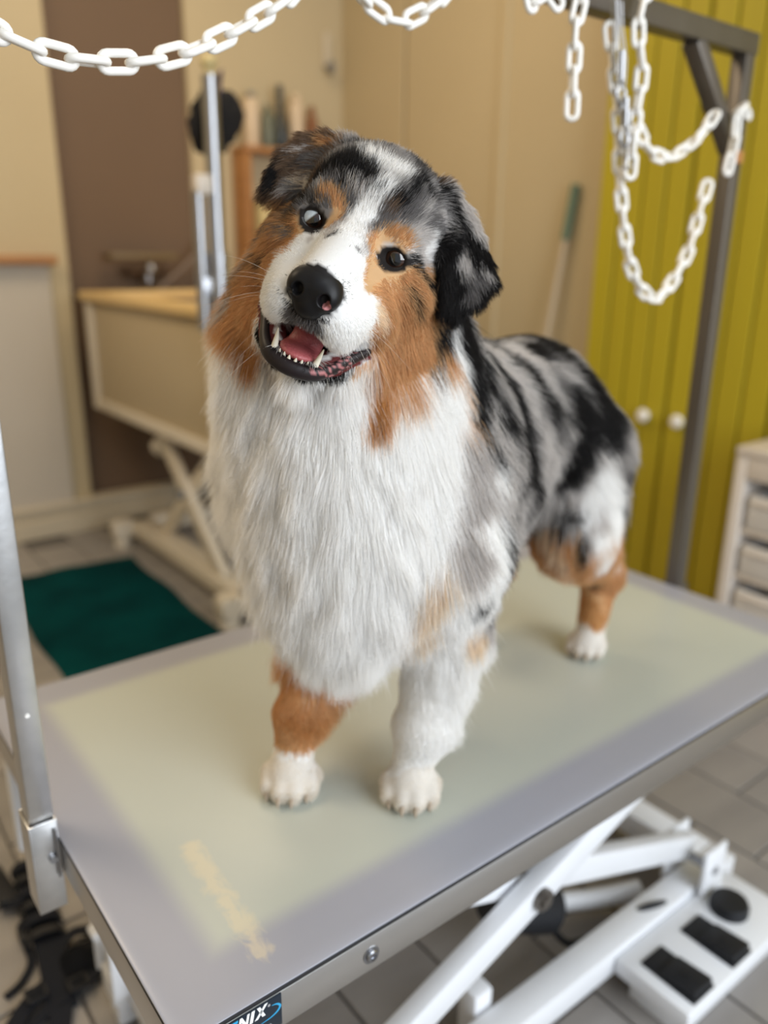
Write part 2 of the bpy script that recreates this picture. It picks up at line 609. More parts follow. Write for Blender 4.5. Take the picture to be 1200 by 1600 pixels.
def bath_post():
    t = thing('tie_post', 'tall chrome pole clamped at the near corner of the raised bath', 'pole', (0.836, 1.545, 0.5))
    x, y = 0.836, 1.540
    bm = bmesh.new()
    add_cyl(bm, (x, y, 0.62), (x, y, 1.462), 0.0205, None, 28)
    obj('pole', bm, 'chrome', t)
    bm = bmesh.new()
    add_cyl(bm, (x, y, 0.60), (x, y, 1.04), 0.026, None, 28)
    add_cyl(bm, (x, y, 1.04), (x, y, 1.052), 0.029, None, 28)
    obj('sleeve', bm, 'chrome', t)
    bm = bmesh.new()
    add_cyl(bm, (x - 0.045, y + 0.005, 0.86), (x - 0.045, y + 0.005, 1.20), 0.0165, None, 24)
    add_box(bm, (x - 0.022, y + 0.003, 0.97), (0.055, 0.03, 0.05), None, 0.004)
    obj('second_tube', bm, 'chrome', t)
    bm = bmesh.new()
    add_box(bm, (x - 0.030, y + 0.004, 1.215), (0.05, 0.04, 0.05), None, 0.010)
    k = obj('clamp_knob', bm, 'tower_white', t)
    bm = bmesh.new()
    add_sphere(bm, (x, y, 1.490), 0.021, (1, 1, 0.9))
    add_cyl(bm, (x, y, 1.458), (x, y, 1.475), 0.012)
    k = obj('end_cap', bm, 'tub_yellow', t)
    k['label'] = 'yellowish end cap'
    for z in (0.66, 0.82):
        bm = bmesh.new()
        add_box(bm, (x, y + 0.0165, z), (0.064, 0.055, 0.045), None, 0.006)
        obj('clamp', bm, 'tub_frame', t)


bath_post()


def hanging_cloth():
    # a soft black mitt hanging behind the pole, from a purple loop
    t = thing('drying_mitt', 'fluffy black mitt hanging by a purple loop behind the chrome pole', 'mitt', (0.885, 1.60, 1.36))
    bm = bmesh.new()
    rnd = random.Random(3)
    bmesh.ops.create_icosphere(bm, subdivisions=4, radius=1.0)
    for v in bm.verts:
        n = v.co.normalized()
        k = 1 + 0.10 * math.sin(9 * n.x + 4 * n.z) * math.sin(8 * n.y + 3) + rnd.uniform(-0.05, 0.05)
        v.co = Vector((n.x * 0.072 * k, n.y * 0.030 * k, n.z * (0.062 if n.z > 0 else 0.095) * k))
        v.co.x += 0.010 if n.z > 0 else 0.020 * n.z
        v.co += Vector((0.880, 1.606, 1.385))
    obj('mitt_body', bm, 'black_felt', t)
    bm = bmesh.new()
    add_strap(bm, catmull([(0.867, 1.545, 1.472), (0.874, 1.572, 1.462), (0.877, 1.590, 1.43), (0.877, 1.600, 1.36)], 6), 0.024, 0.004, (0, 1, 0))
    obj('hanging_loop', bm, 'purple', t)


hanging_cloth()


def faucet():
    t = thing('mixer_tap', 'bar mixer tap with a round knob on the brown wall above the bath', 'tap', (1.09, 2.70, 1.0))
    bm = bmesh.new()
    add_box(bm, (1.085, 2.672, 1.037), (0.265, 0.075, 0.022), None, 0.006)
    obj('ledge', bm, mat('olive_ledge', (0.16, 0.115, 0.055), 0.5), t)
    bm = bmesh.new()
    add_cyl(bm, (1.02, 2.665, 0.985), (1.17, 2.665, 0.985), 0.016)
    add_cyl(bm, (1.05, 2.665, 0.985), (1.05, 2.74, 0.985), 0.013)
    add_cyl(bm, (1.14, 2.665, 0.985), (1.14, 2.74, 0.985), 0.013)
    obj('mixer_body', bm, mat('dark_bronze', (0.09, 0.055, 0.035), 0.35, 0.6), t)
    bm = bmesh.new()
    add_sphere(bm, (1.105, 2.640, 0.992), 0.022)
    add_cyl(bm, (1.098, 2.655, 0.995), (1.098, 2.655, 0.94), 0.013)
    obj('knob', bm, 'chrome', t)
    bm = bmesh.new()
    add_tube(bm, catmull([(1.135, 2.655, 0.915), (1.20, 2.65, 0.965), (1.27, 2.645, 1.022), (1.32, 2.65, 1.075), (1.345, 2.68, 1.10)], 8), 0.011, 12)
    obj('shower_hose', bm, mat('grey_hose', (0.16, 0.115, 0.085), 0.45), t)


faucet()


def wall_shelf():
    t = thing('bottle_rack', 'orange wooden wall rack holding bottles, in the cream corner', 'rack', (1.70, 2.66, 1.2))
    y0 = 2.60
    bm = bmesh.new()
    add_box(bm, (1.70, y0 + 0.05, 1.442), (0.40, 0.12, 0.022), None, 0.003)
    obj('shelf_board', bm, 'oak', t)
    bm = bmesh.new()
    add_box(bm, (1.70, y0 + 0.05, 1.02), (0.40, 0.12, 0.022), None, 0.003)
    obj('shelf_board', bm, 'oak', t)
    for x in (1.515, 1.885):
        bm = bmesh.new()
        add_box(bm, (x, y0 + 0.05, 1.225), (0.026, 0.115, 0.41), None, 0.003)
        obj('upright', bm, 'oak', t)
    bm = bmesh.new()
    add_box(bm, (1.70, y0 + 0.10, 1.235), (0.34, 0.008, 0.39))
    obj('back_panel', bm, 'tub_cream', t)

    def bottle(name, label, x, y, z, prof, m, capm, cap, spray=False):
        b = thing(name, label, 'bottle', (x, y, z), 'bottles on the wall rack')
        bm = bmesh.new()
        add_lathe(bm, (x, y, z), prof, 24)
        obj('body', bm, m, b)
        bm = bmesh.new()
        r, h = cap
        zt = z + prof[-1][1]
        add_cyl(bm, (x, y, zt), (x, y, zt + h), r, r * 0.85, 20)
        if spray:
            add_box(bm, (x - 0.008, y - 0.02, zt + h + 0.012), (0.026, 0.075, 0.028), None, 0.005)
            add_box(bm, (x - 0.008, y - 0.045, zt + h - 0.018), (0.008, 0.010, 0.045), Matrix.Rotation(0.3, 3, 'X'), 0.002)
        obj('cap', bm, capm, b)

    zs = 1.4535
    y = 2.650
    bottle('bottle', 'tall cream bottle with a grey cap, first from the left on the rack', 1.565, y, zs,
           [(0.030, 0), (0.033, 0.005), (0.033, 0.155), (0.030, 0.170), (0.012, 0.180)], 'bottle_cream', 'grey_plug', (0.017, 0.020))
    bottle('bottle', 'squat grey green bottle, second from the left on the rack', 1.632, y - 0.01, zs,
           [(0.026, 0), (0.028, 0.005), (0.028, 0.110), (0.020, 0.130), (0.010, 0.137)], 'bottle_green', 'bottle_green', (0.012, 0.02))
    bottle('bottle', 'dark bottle with a tall slim neck, in the middle of the row on the rack', 1.690, y - 0.01, zs,
           [(0.031, 0), (0.034, 0.005), (0.034, 0.090), (0.022, 0.115), (0.015, 0.130), (0.014, 0.20)], 'bottle_dark', 'bottle_dark', (0.015, 0.035))
    bottle('bottle', 'plain cream bottle without a grey cap, between the dark and the amber one', 1.772, y, zs,
           [(0.030, 0), (0.032, 0.005), (0.032, 0.160), (0.028, 0.180), (0.016, 0.190)], 'bottle_cream', 'bottle_cream', (0.020, 0.022))
    bottle('bottle', 'amber brown tapering bottle, last on the right of the rack', 1.848, y, zs,
           [(0.030, 0), (0.033, 0.005), (0.033, 0.060), (0.026, 0.110), (0.016, 0.145), (0.012, 0.160)], 'bottle_brown', 'bottle_brown', (0.013, 0.016))
    b = thing('tub', 'pale yellow lidded tub standing in the lower part of the wooden rack', 'tub', (1.61, 2.632, 1.0315))
    bm = bmesh.new()
    add_lathe(bm, (1.61, 2.632, 1.0315), [(0.050, 0), (0.054, 0.006), (0.056, 0.19), (0.052, 0.20)], 28)
    obj('body', bm, 'tub_yellow', b)
    bm = bmesh.new()
    add_lathe(bm, (1.61, 2.632, 1.232), [(0.056, 0), (0.058, 0.004), (0.058, 0.024), (0.052, 0.028)], 28)
    obj('lid', bm, 'tub_yellow', b)


wall_shelf()


def wall_hook():
    t = thing('wall_hook', 'small cream bracket with a grey hook, high in the room corner', 'hook', (1.96, 2.70, 1.8))
    bm = bmesh.new()
    add_box(bm, (1.962, 2.708, 1.86), (0.035, 0.022, 0.13), None, 0.006)
    obj('bracket', bm, 'trim', t)
    bm = bmesh.new()
    add_tube(bm, catmull([(1.962, 2.70, 1.80), (1.962, 2.67, 1.775), (1.962, 2.66, 1.79), (1.962, 2.665, 1.81)], 6), 0.012, 10)
    obj('hook', bm, 'grey_plug', t)


wall_hook()


def broom():
    t = thing('squeegee_pole', 'pale pole with a green grip leaning against the cream panel', 'pole', (1.99, 1.55, 0))
    a, b = Vector((1.955, 1.52, 0.035)), Vector((2.030, 1.388, 1.275))
    d = (b - a).normalized()
    bm = bmesh.new()
    add_cyl(bm, a + d * 0.03, b - d * 0.16, 0.0105)
    obj('pole', bm, 'pole_alu', t)
    bm = bmesh.new()
    add_cyl(bm, b - d * 0.17, b, 0.0145)
    obj('grip', bm, 'pole_green', t)
    bm = bmesh.new()
    add_box(bm, (a.x, a.y, 0.05), (0.03, 0.34, 0.03), None, 0.004)
    add_box(bm, (a.x, a.y, 0.020), (0.006, 0.34, 0.04), None, 0.001)
    obj('blade', bm, 'black_plastic', t)


broom()

# ================================================================== grooming table
L, W, ZT = 1.0733, 0.60, 0.50


def top_material():
    """Grey vinyl with a paler, greener middle, with a scuffed streak near the front left corner."""
    m = mat('table_vinyl', (0.3, 0.3, 0.3), 0.34, bump=(45, 0.03, ONE))
    nt = m.node_tree
    N, K = nt.nodes.new, nt.links.new
    b = nt.nodes['Principled BSDF']
    tc = N('ShaderNodeTexCoord')
    sp = N('ShaderNodeSeparateXYZ')
    K(tc.outputs['Object'], sp.inputs[0])

    def math_(op, a, c=None, clamp=False):
        n = N('ShaderNodeMath')
        n.operation = op
        n.use_clamp = clamp
        for i, q in enumerate((a, c)):
            if q is None:
                continue
            if isinstance(q, (int, float)):
                n.inputs[i].default_value = q
            else:
                K(q, n.inputs[i])
        return n.outputs[0]
    # distance to the nearest edge, object origin at the table centre
    ax = math_('SUBTRACT', L / 2, math_('ABSOLUTE', sp.outputs[0]))
    ay = math_('SUBTRACT', W / 2, math_('ABSOLUTE', sp.outputs[1]))
    e = N('ShaderNodeMath')
    e.operation = 'SMOOTH_MIN'
    K(ax, e.inputs[0])
    K(ay, e.inputs[1])
    e.inputs[2].default_value = 0.01
    mr = N('ShaderNodeMapRange')
    mr.interpolation_type = 'SMOOTHSTEP'
    mr.inputs['From Min'].default_value, mr.inputs['From Max'].default_value = 0.046, 0.074
    K(e.outputs[0], mr.inputs['Value'])
    n1 = N('ShaderNodeTexNoise')
    n1.inputs['Scale'].default_value = 4
    K(tc.outputs['Object'], n1.inputs['Vector'])
    mid = N('ShaderNodeMix')
    mid.data_type = 'RGBA'
    mid.inputs[6].default_value = (0.445, 0.478, 0.435, 1)
    mid.inputs[7].default_value = (0.49, 0.518, 0.47, 1)
    K(n1.outputs['Fac'], mid.inputs[0])
    mx = N('ShaderNodeMix')
    mx.data_type = 'RGBA'
    mx.inputs[6].default_value = (0.335, 0.345, 0.405, 1)
    K(mid.outputs[2], mx.inputs[7])
    K(mr.outputs['Result'], mx.inputs[0])
    # scuffs: a streak from (0.09, 0.19) to (0.08, 0.01) on the table
    u = math_('SUBTRACT', sp.outputs[0], 0.089 - L / 2)
    v = sp.outputs[1]
    wob = math_('MULTIPLY', math_('ADD', v, W / 2), -0.04)
    du = math_('ABSOLUTE', math_('ADD', u, wob))
    inx = math_('SUBTRACT', 1.0, math_('DIVIDE', du, 0.030), True)
    iny = math_('MULTIPLY', math_('MULTIPLY', math_('SUBTRACT', -0.092, v), 60, True), math_('MULTIPLY', math_('SUBTRACT', v, -0.292), 40, True), True)
    mp = N('ShaderNodeMapping')
    mp.inputs['Scale'].default_value = (1, 0.6, 1)
    mp.inputs['Rotation'].default_value = (0, 0, 0.7)
    K(tc.outputs['Object'], mp.inputs['Vector'])
    n2 = N('ShaderNodeTexNoise')
    n2.inputs['Scale'].default_value = 110
    n2.inputs['Detail'].default_value = 8
    n2.inputs['Distortion'].default_value = 1.2
    K(mp.outputs['Vector'], n2.inputs['Vector'])
    n3 = N('ShaderNodeTexNoise')
    n3.inputs['Scale'].default_value = 30
    K(tc.outputs['Object'], n3.inputs['Vector'])
    sc = math_('MULTIPLY', math_('MULTIPLY', inx, iny), math_('ADD', math_('MULTIPLY', n2.outputs['Fac'], 1.3), math_('MULTIPLY', n3.outputs['Fac'], 0.9)))
    m2 = N('ShaderNodeMapRange')
    m2.inputs['From Min'].default_value, m2.inputs['From Max'].default_value = 0.62, 1.0
    m2.inputs['To Max'].default_value = 0.5
    K(sc, m2.inputs['Value'])
    sx = N('ShaderNodeMix')
    sx.data_type = 'RGBA'
    K(mx.outputs[2], sx.inputs[6])
    sx.inputs[7].default_value = (0.72, 0.62, 0.42, 1)
    K(m2.outputs['Result'], sx.inputs[0])
    K(sx.outputs[2], b.inputs['Base Color'])
    return m


def letter(bm, polys, o, ux, uz, s, n, depth):
    """Extrude letter polygons (unit coordinates) onto a plane at o spanned by ux, uz, scaled by s."""
    for poly in polys:
        f, g = [], []
        for (a, c) in poly:
            p = o + ux * (a * s[0] + c * s[1] * 0.22) + uz * (c * s[1])
            f.append(bm.verts.new(p + n * depth))
            g.append(bm.verts.new(p))
        bm.faces.new(f)
        m = len(f)
        for i in range(m):
            bm.faces.new((f[i], g[i], g[(i + 1) % m], f[(i + 1) % m]))


GLYPH = {
    'E': [[(0, 0), (.25, 0), (.25, 1), (0, 1)], [(.25, .78), (.85, .78), (.85, 1), (.25, 1)], [(.25, .40), (.75, .40), (.75, .62), (.25, .62)], [(.25, 0), (.85, 0), (.85, .22), (.25, .22)]],
    'N': [[(0, 0), (.25, 0), (.25, 1), (0, 1)], [(.25, 1), (.25, .62), (.75, 0), (.75, .38)], [(.75, 0), (1, 0), (1, 1), (.75, 1)]],
    'I': [[(0, 0), (.27, 0), (.27, 1), (0, 1)]],
    'X': [[(0, 0), (.30, 0), (1, 1), (.70, 1)], [(0, 1), (.42, .42), (.56, .62), (.30, 1)], [(.44, .38), (.70, 0), (1, 0), (.58, .58)]],
    'm': [[(0, 0), (.2, 0), (.2, 1), (0, 1)], [(.2, .80), (.95, .80), (.85, 1), (.2, 1)], [(.38, 0), (.58, 0), (.58, .80), (.38, .80)], [(.78, 0), (.98, 0), (.98, .80), (.78, .80)]],
}


def table():
    t = thing('grooming_table', 'long grey topped dog grooming table with a steel edge and white scissor legs', 'table', (L / 2, W / 2, 0))
    c = Vector((L / 2, W / 2, 0))
    # top sheet: flat, easing down over its last centimetre and a half
    bm = bmesh.new()
    rings = []
    for e, z in ((0.0, -0.0036), (0.0, -0.0031), (0.0008, -0.0024), (0.0025, -0.0017), (0.005, -0.0010), (0.009, -0.0004), (0.014, 0.0)):
        rings.append([bm.verts.new((sx * (L / 2 - e), sy * (W / 2 - e), z)) for sx, sy in ((-1, -1), (1, -1), (1, 1), (-1, 1))])
    for p, q in zip(rings, rings[1:]):
        for k in range(4):
            bm.faces.new((p[k], p[(k + 1) % 4], q[(k + 1) % 4], q[k]))
    bm.faces.new(rings[-1])
    bm.faces.new(list(reversed(rings[0])))
    for v in bm.verts:
        v.co += Vector((L / 2, W / 2, 0.5))
    o = obj('table_top', bm, top_material(), t)
    for v in o.data.vertices:              # origin at the middle of the top, so that the colour pattern sits right
        v.co -= Vector((0, 0, 0.5))
    o.location = (0, 0, 0.5)
    bm = bmesh.new()
    add_box(bm, (L / 2, W / 2, 0.4940), (L + 0.0012, W + 0.0012, 0.0048), None, 0.0020, 2)
    obj('edge_moulding', bm, 'rubber', t)
    for cc, s in (((L / 2, 0.003, 0.4725), (L, 0.006, 0.038)), ((L / 2, W - 0.003, 0.4725), (L, 0.006, 0.038)),
                  ((0.003, W / 2, 0.4725), (0.006, W - 0.012, 0.038)), ((L - 0.003, W / 2, 0.4725), (0.006, W - 0.012, 0.038))):
        bm = bmesh.new()
        add_box(bm, cc, s, None, 0.0012)
        obj('steel_apron', bm, 'steel', t)
    bm = bmesh.new()
    add_box(bm, (L / 2, W / 2, 0.4780), (L - 0.012, W - 0.012, 0.027))
    obj('under_board', bm, 'black_plastic', t, smooth=False)
    # bolts on the apron
    for x in (0.1785, 0.90):
        bm = bmesh.new()
        add_lathe(bm, (x, 0.0002, 0.4715), [(0.0085, 0), (0.0085, 0.0012), (0.0062, 0.0014), (0.0062, 0.0028), (0.0050, 0.0042), (0.0030, 0.0045), (0.0026, 0.0030)], 24, (0, -1, 0))
        obj('bolt', bm, 'chrome', t)
    # maker's sticker on the front apron: dark ground, white and blue capitals, a blue swoosh
    n = Vector((0, -1, 0))
    bm = bmesh.new()
    add_box(bm, (0.0090, -0.0006, 0.4747), (0.157, 0.0016, 0.0325), None, 0.0006)
    st = obj('sticker', bm, 'navy', t)
    ux, uz = Vector((1, 0, 0)), Vector((0, 0, 1))
    base = Vector((0.0, -0.0014, 0.4788))
    h = 0.0112
    bm = bmesh.new()
    for ch, x, wd in (('N', 0.0474, 0.0088), ('I', 0.0578, 0.0110), ('X', 0.0625, 0.0098)):
        letter(bm, GLYPH[ch], base + ux * x, ux, uz, (wd, h), n, 0.0003)
    obj('lettering', bm, 'ink_white', st, smooth=False)
    bm = bmesh.new()
    letter(bm, GLYPH['E'], base + ux * 0.0385, ux, uz, (0.0088, h), n, 0.0003)
    k = obj('lettering', bm, 'ink_blue', st, smooth=False)
    k['label'] = 'blue letter'
    bm = bmesh.new()
    letter(bm, GLYPH['m'], Vector((0.0722, -0.0014, 0.4628)), ux, uz, (0.0046, 0.0034), n, 0.0003)
    obj('small_lettering', bm, 'ink_white', st, smooth=False)
    bm = bmesh.new()
    add_cyl(bm, (0.0757, -0.0012, 0.4862), (0.0757, -0.0017, 0.4862), 0.0012)
    obj('small_dot', bm, 'ink_grey', st)
    pts = catmull([(0.0782, -0.0015, 0.4842), (0.0830, -0.0015, 0.4828), (0.0858, -0.0015, 0.4792), (0.0832, -0.0015, 0.4752), (0.0772, -0.0015, 0.4728), (0.0680, -0.0015, 0.4718), (0.056, -0.0015, 0.4700)], 6)
    m = len(pts) - 1
    bm = bmesh.new()
    rad = [0.00012 + 0.00085 * math.sin(math.pi * min(1.0, (i / m) ** 0.75 * 1.06)) ** 1.2 for i in range(m + 1)]
    add_tube(bm, pts, rad, 8, up=(0, 1, 0), flat=0.2)
    k = obj('swoosh', bm, 'ink_blue', st)
    k['label'] = 'light blue swoosh'

    # scissor lift: two pairs of white arms pinned at the middle
    px, pz = 0.503, 0.292
    for y, s in ((0.105, 1), (0.495, -1)):
        for sl, dy in ((1, -0.016), (-1, 0.016)):
            bm = bmesh.new()
            hx, hz = 0.425, 0.162
            add_bar(bm, (px - hx, y + s * dy, pz - sl * hz), (px + hx, y + s * dy, pz + sl * hz), 0.025, 0.041, (0, 0, 1), 0.003)
            obj('scissor_arm', bm, 'white_metal', t)
        bm = bmesh.new()
        add_cyl(bm, (px, y - 0.036, pz), (px, y + 0.036, pz), 0.015, None, 20)
        add_cyl(bm, (px, y - 0.040, pz), (px, y + 0.040, pz), 0.009, None, 6)
        obj('pivot_bolt', bm, 'bar_steel', t)
        # plate that ties the arms together beside the pivot
        bm = bmesh.new()
        add_box(bm, (px + 0.055, y + s * 0.0335, pz + 0.012), (0.12, 0.006, 0.045), Matrix.Rotation(0.2, 3, 'Y'), 0.002)
        obj('gusset_plate', bm, 'white_metal', t)
        bm = bmesh.new()
        add_box(bm, (0.553, y, 0.060), (0.94, 0.046, 0.046), None, 0.004)
        obj('base_beam', bm, 'white_metal', t)
        bm = bmesh.new()
        add_box(bm, (px, y, 0.4555), (0.96, 0.070, 0.016), None, 0.003)
        obj('top_channel', bm, 'white_metal', t)
    for x in (0.130, 0.995):
        bm = bmesh.new()
        add_box(bm, (x, W / 2, 0.060), (0.055, 0.345, 0.046), None, 0.004)
        obj('cross_beam', bm, 'white_metal', t)
    # upright lugs that hold the lower ends of the arms
    for x in (0.110, 0.925):
        for y in (0.105, 0.495):
            for dy in (-0.034, 0.034):
                bm = bmesh.new()
                add_box(bm, (x, y + dy, 0.110), (0.060, 0.008, 0.095), None, 0.003)
                obj('pivot_lug', bm, 'white_metal', t)
            bm = bmesh.new()
            add_cyl(bm, (x, y - 0.040, 0.115), (x, y + 0.040, 0.115), 0.008)
            obj('pivot_pin', bm, 'chrome', t)
    for x in (0.150, 0.995):
        for y in (0.105, 0.495):
            bm = bmesh.new()
            add_cyl(bm, (x, y, 0.0), (x, y, 0.010), 0.026, 0.022)
            add_cyl(bm, (x, y, 0.010), (x, y, 0.048), 0.009)
            obj('levelling_foot', bm, 'black_plastic', t)
    # low upright stop under the front, and the end leg seen past the left apron
    bm = bmesh.new()
    add_box(bm, (0.473, 0.150, 0.055), (0.034, 0.034, 0.104), None, 0.005)
    obj('bumper_post', bm, 'white_metal', t)
    bm = bmesh.new()
    add_box(bm, (0.120, 0.452, 0.265), (0.036, 0.036, 0.365), None, 0.006)
    obj('lift_column', bm, 'white_metal', t)
    for cc, sz in (((0.106, 0.489, 0.076), (0.038, 0.038, 0.152)), ((0.019, 0.574, 0.372), (0.020, 0.020, 0.188))):
        bm = bmesh.new()
        add_box(bm, cc, sz, None, 0.005)
        obj('corner_leg', bm, 'white_metal', t)
    # foot control plate on the floor side of the front beam
    bm = bmesh.new()
    add_box(bm, (0.842, 0.020, 0.058), (0.300, 0.122, 0.030), None, 0.005)
    add_box(bm, (0.842, 0.020, 0.022), (0.260, 0.090, 0.044), None, 0.004)
    plate = obj('foot_control', bm, 'white_metal', t)
    for x in (0.738, 0.838):
        bm = bmesh.new()
        add_box(bm, (x, 0.008, 0.0735), (0.052, 0.088, 0.006), None, 0.002)
        p = obj('pedal_well', bm, 'black_plastic', plate)
        bm = bmesh.new()
        add_box(bm, (x, -0.006, 0.081), (0.046, 0.056, 0.012), Matrix.Rotation(-0.10, 3, 'X'), 0.004)
        add_cyl(bm, (x, -0.006, 0.086), (x, -0.006, 0.0885), 0.006)
        q = obj('pedal', bm, 'black_plastic', plate)
    bm = bmesh.new()
    add_lathe(bm, (0.913, 0.030, 0.073), [(0.030, 0), (0.030, 0.012), (0.027, 0.018), (0.012, 0.020)], 28)
    obj('round_pedal', bm, 'black_plastic', plate)
    # lift motor and its cable
    bm = bmesh.new()
    add_cyl(bm, (0.575, 0.205, 0.145), (0.665, 0.195, 0.095), 0.042, 0.040, 24)
    add_cyl(bm, (0.555, 0.208, 0.157), (0.575, 0.205, 0.145), 0.030, 0.042, 24)
    mo = obj('lift_motor', bm, 'black_plastic', t)
    bm = bmesh.new()
    add_tube(bm, catmull([(0.66, 0.20, 0.10), (0.672, 0.185, 0.06), (0.69, 0.16, 0.035), (0.74, 0.14, 0.045), (0.80, 0.105, 0.083), (0.86, 0.09, 0.07)], 8), 0.006, 10)
    obj('cable', bm, 'black_plastic', mo)
    bm = bmesh.new()
    add_cyl(bm, (0.668, 0.196, 0.093), (0.682, 0.194, 0.086), 0.014)
    obj('plug', bm, 'chrome', mo)
    bm = bmesh.new()
    add_tube(bm, catmull([(0.70, 0.24, 0.045), (0.80, 0.20, 0.030), (0.87, 0.16, 0.040)], 6), 0.016, 10)
    obj('actuator_rod', bm, 'white_metal', mo)


table()


# ------------------------------------------------------------------ over-table bar with its posts
def overhead_frame():
    t = thing('overhead_bar', 'steel frame with a top bar over the grooming table, one post at each end', 'frame', (L / 2, 0.30, 0.5))
    zb = 1.346
    # left post: bright galvanised square tube in an open bracket
    bm = bmesh.new()
    add_box(bm, (-0.0135, 0.300, 0.931), (0.024, 0.030, 0.826), None, 0.003)
    p = obj('near_post', bm, 'galv', t)
    p['label'] = 'bright galvanised post'
    bm = bmesh.new()
    add_cyl(bm, (-0.0135, 0.2852, 0.640), (-0.0135, 0.2842, 0.640), 0.0022)
    obj('rivet', bm, 'chain_white', p)
    bm = bmesh.new()
    x, y, zc, hh = -0.0140, 0.300, 0.468, 0.105
    s, q, th = 0.0255, 0.035, 0.0020
    for cc, sz in (((x, y - q / 2, zc), (s, th, hh)), ((x, y + q / 2, zc), (s, th, hh)), ((x - s / 2, y, zc), (th, q + th, hh)), ((x + s / 2 - 0.0005, y, zc), (th, q + th, hh))):
        add_box(bm, cc, sz, None, 0.0008)
    br = obj('clamp_bracket', bm, 'galv', t)
    bm = bmesh.new()
    add_cyl(bm, (-0.009, 0.2815, 0.478), (-0.009, 0.2765, 0.478), 0.004)
    add_tube(bm, [(-0.0045, 0.2788, 0.512), (-0.0045, 0.2788, 0.455)], 0.0016)
    obj('locking_pin', bm, 'chrome', br)
    # right post, bar and corner brace: grey tube
    bm = bmesh.new()
    add_box(bm, (L + 0.0145, 0.300, 0.875), (0.026, 0.026, 0.950), None, 0.003)
    obj('far_post', bm, 'bar_steel', t)
    bm = bmesh.new()
    add_box(bm, (L + 0.0165, 0.300, 0.450), (0.030, 0.034, 0.10), None, 0.003)
    obj('clamp_bracket', bm, 'bar_steel', t)
    bm = bmesh.new()
    add_box(bm, ((L - 0.0035) / 2, 0.300, zb + 0.012), (L + 0.062, 0.030, 0.030), None, 0.003)
    obj('top_bar', bm, 'bar_steel', t)
    bm = bmesh.new()
    add_bar(bm, (0.955, 0.300, zb), (L + 0.008, 0.300, 1.215), 0.022, 0.026, (0, 1, 0), 0.002)
    obj('corner_brace', bm, 'bar_steel', t)
    bm = bmesh.new()
    add_bar(bm, (0.12, 0.300, zb), (-0.012, 0.300, 1.215), 0.022, 0.026, (0, 1, 0), 0.002)
    obj('corner_brace', bm, 'bar_steel', t)
    bm = bmesh.new()
    add_box(bm, (L + 0.0145, 0.2855, 1.204), (0.020, 0.004, 0.018), None, 0.001)
    k = obj('rust_spot', bm, 'oak', t)
    k['label'] = 'rusty weld patch'


overhead_frame()


# ------------------------------------------------------------------ white plastic chains
def link_mesh():
    bm = bmesh.new()
    a, r, w = 0.0140, 0.0064, 0.0034            # half length of the straight, end radius, wire radius
    pts = []
    for k in range(9):
        t = -math.pi / 2 + math.pi * k / 8
        pts.append((a * 0.62 + r * math.cos(t), r * math.sin(t), 0))
    for k in range(9):
        t = math.pi / 2 + math.pi * k / 8
        pts.append((-a * 0.62 + r * math.cos(t), r * math.sin(t), 0))
    add_tube(bm, pts, w, 10, closed=True, up=(0, 0, 1))
    bmesh.ops.recalc_face_normals(bm, faces=bm.faces[:])
    me = bpy.data.meshes.new('link')
    bm.to_mesh(me)
    bm.free()
    for p in me.polygons:
        p.use_smooth = True
    me.materials.append(M['chain_white'])
    return me


LINK = link_mesh()
PITCH = 0.0246


def chain(label, pts, roll=0.0, scale=1.0):
    """A chain laid along pts; every link turned a quarter against the last."""
    path = catmull(pts, 24)
    d = [0.0]
    for p, q in zip(path, path[1:]):
        d.append(d[-1] + (q - p).length)
    n = max(2, int(round(d[-1] / (PITCH * scale))))
    t = thing('plastic_chain', label, 'chain', path[0], 'white plastic chains hung over the bar')

    def at(s):
        s = max(0.0, min(d[-1], s))
        for i in range(len(d) - 1):
            if d[i + 1] >= s:
                return path[i].lerp(path[i + 1], (s - d[i]) / max(1e-9, d[i + 1] - d[i]))
        return path[-1]
    stp = d[-1] / n
    for i in range(n):
        c = at((i + 0.5) * stp)
        tg = (at((i + 1) * stp) - at(i * stp)).normalized()
        ref = Vector((0, 1, 0))
        side = (ref - tg * ref.dot(tg)).normalized()
        up = tg.cross(side)
        ang = roll + (math.pi / 2 if i % 2 else 0) + 0.16 * math.sin(2.3 * i)
        s2 = side * math.cos(ang) + up * math.sin(ang)
        o = bpy.data.objects.new('link', LINK)
        COL.objects.link(o)
        o.parent = t
        o.matrix_local = Matrix.Translation(c - path[0]) @ Matrix((tg, tg.cross(s2).cross(tg) if False else s2.cross(tg), s2)).transposed().to_4x4() @ Matrix.Scale(scale, 4)
    return t


chain('white chain drooping in a long shallow loop, nearest the near post', [(-0.0258, 0.2750, 1.2512), (0.0020, 0.2700, 1.2258), (0.0290, 0.2650, 1.2107), (0.0683, 0.2620, 1.2004), (0.1133, 0.2620, 1.2015), (0.1560, 0.2620, 1.2104), (0.1986, 0.2620, 1.2278), (0.2413, 0.2650, 1.2513), (0.2809, 0.2700, 1.2766), (0.3121, 0.2750, 1.3114)], roll=0.12, scale=1.0)
chain('white chain in a short loop high above the dog, beside the longest loop', [(0.3334, 0.2750, 1.3206), (0.3561, 0.2700, 1.2946), (0.3837, 0.2700, 1.2831), (0.4077, 0.2700, 1.2776), (0.4347, 0.2700, 1.2880), (0.4656, 0.2700, 1.3090), (0.4978, 0.2750, 1.3410)], roll=0.15)
chain('single short chain hanging straight down before the cream wall panels', [(0.690, 0.262, 1.385), (0.6656, 0.2620, 1.3246), (0.6647, 0.2620, 1.2786), (0.6679, 0.2620, 1.2164)], roll=0.7)
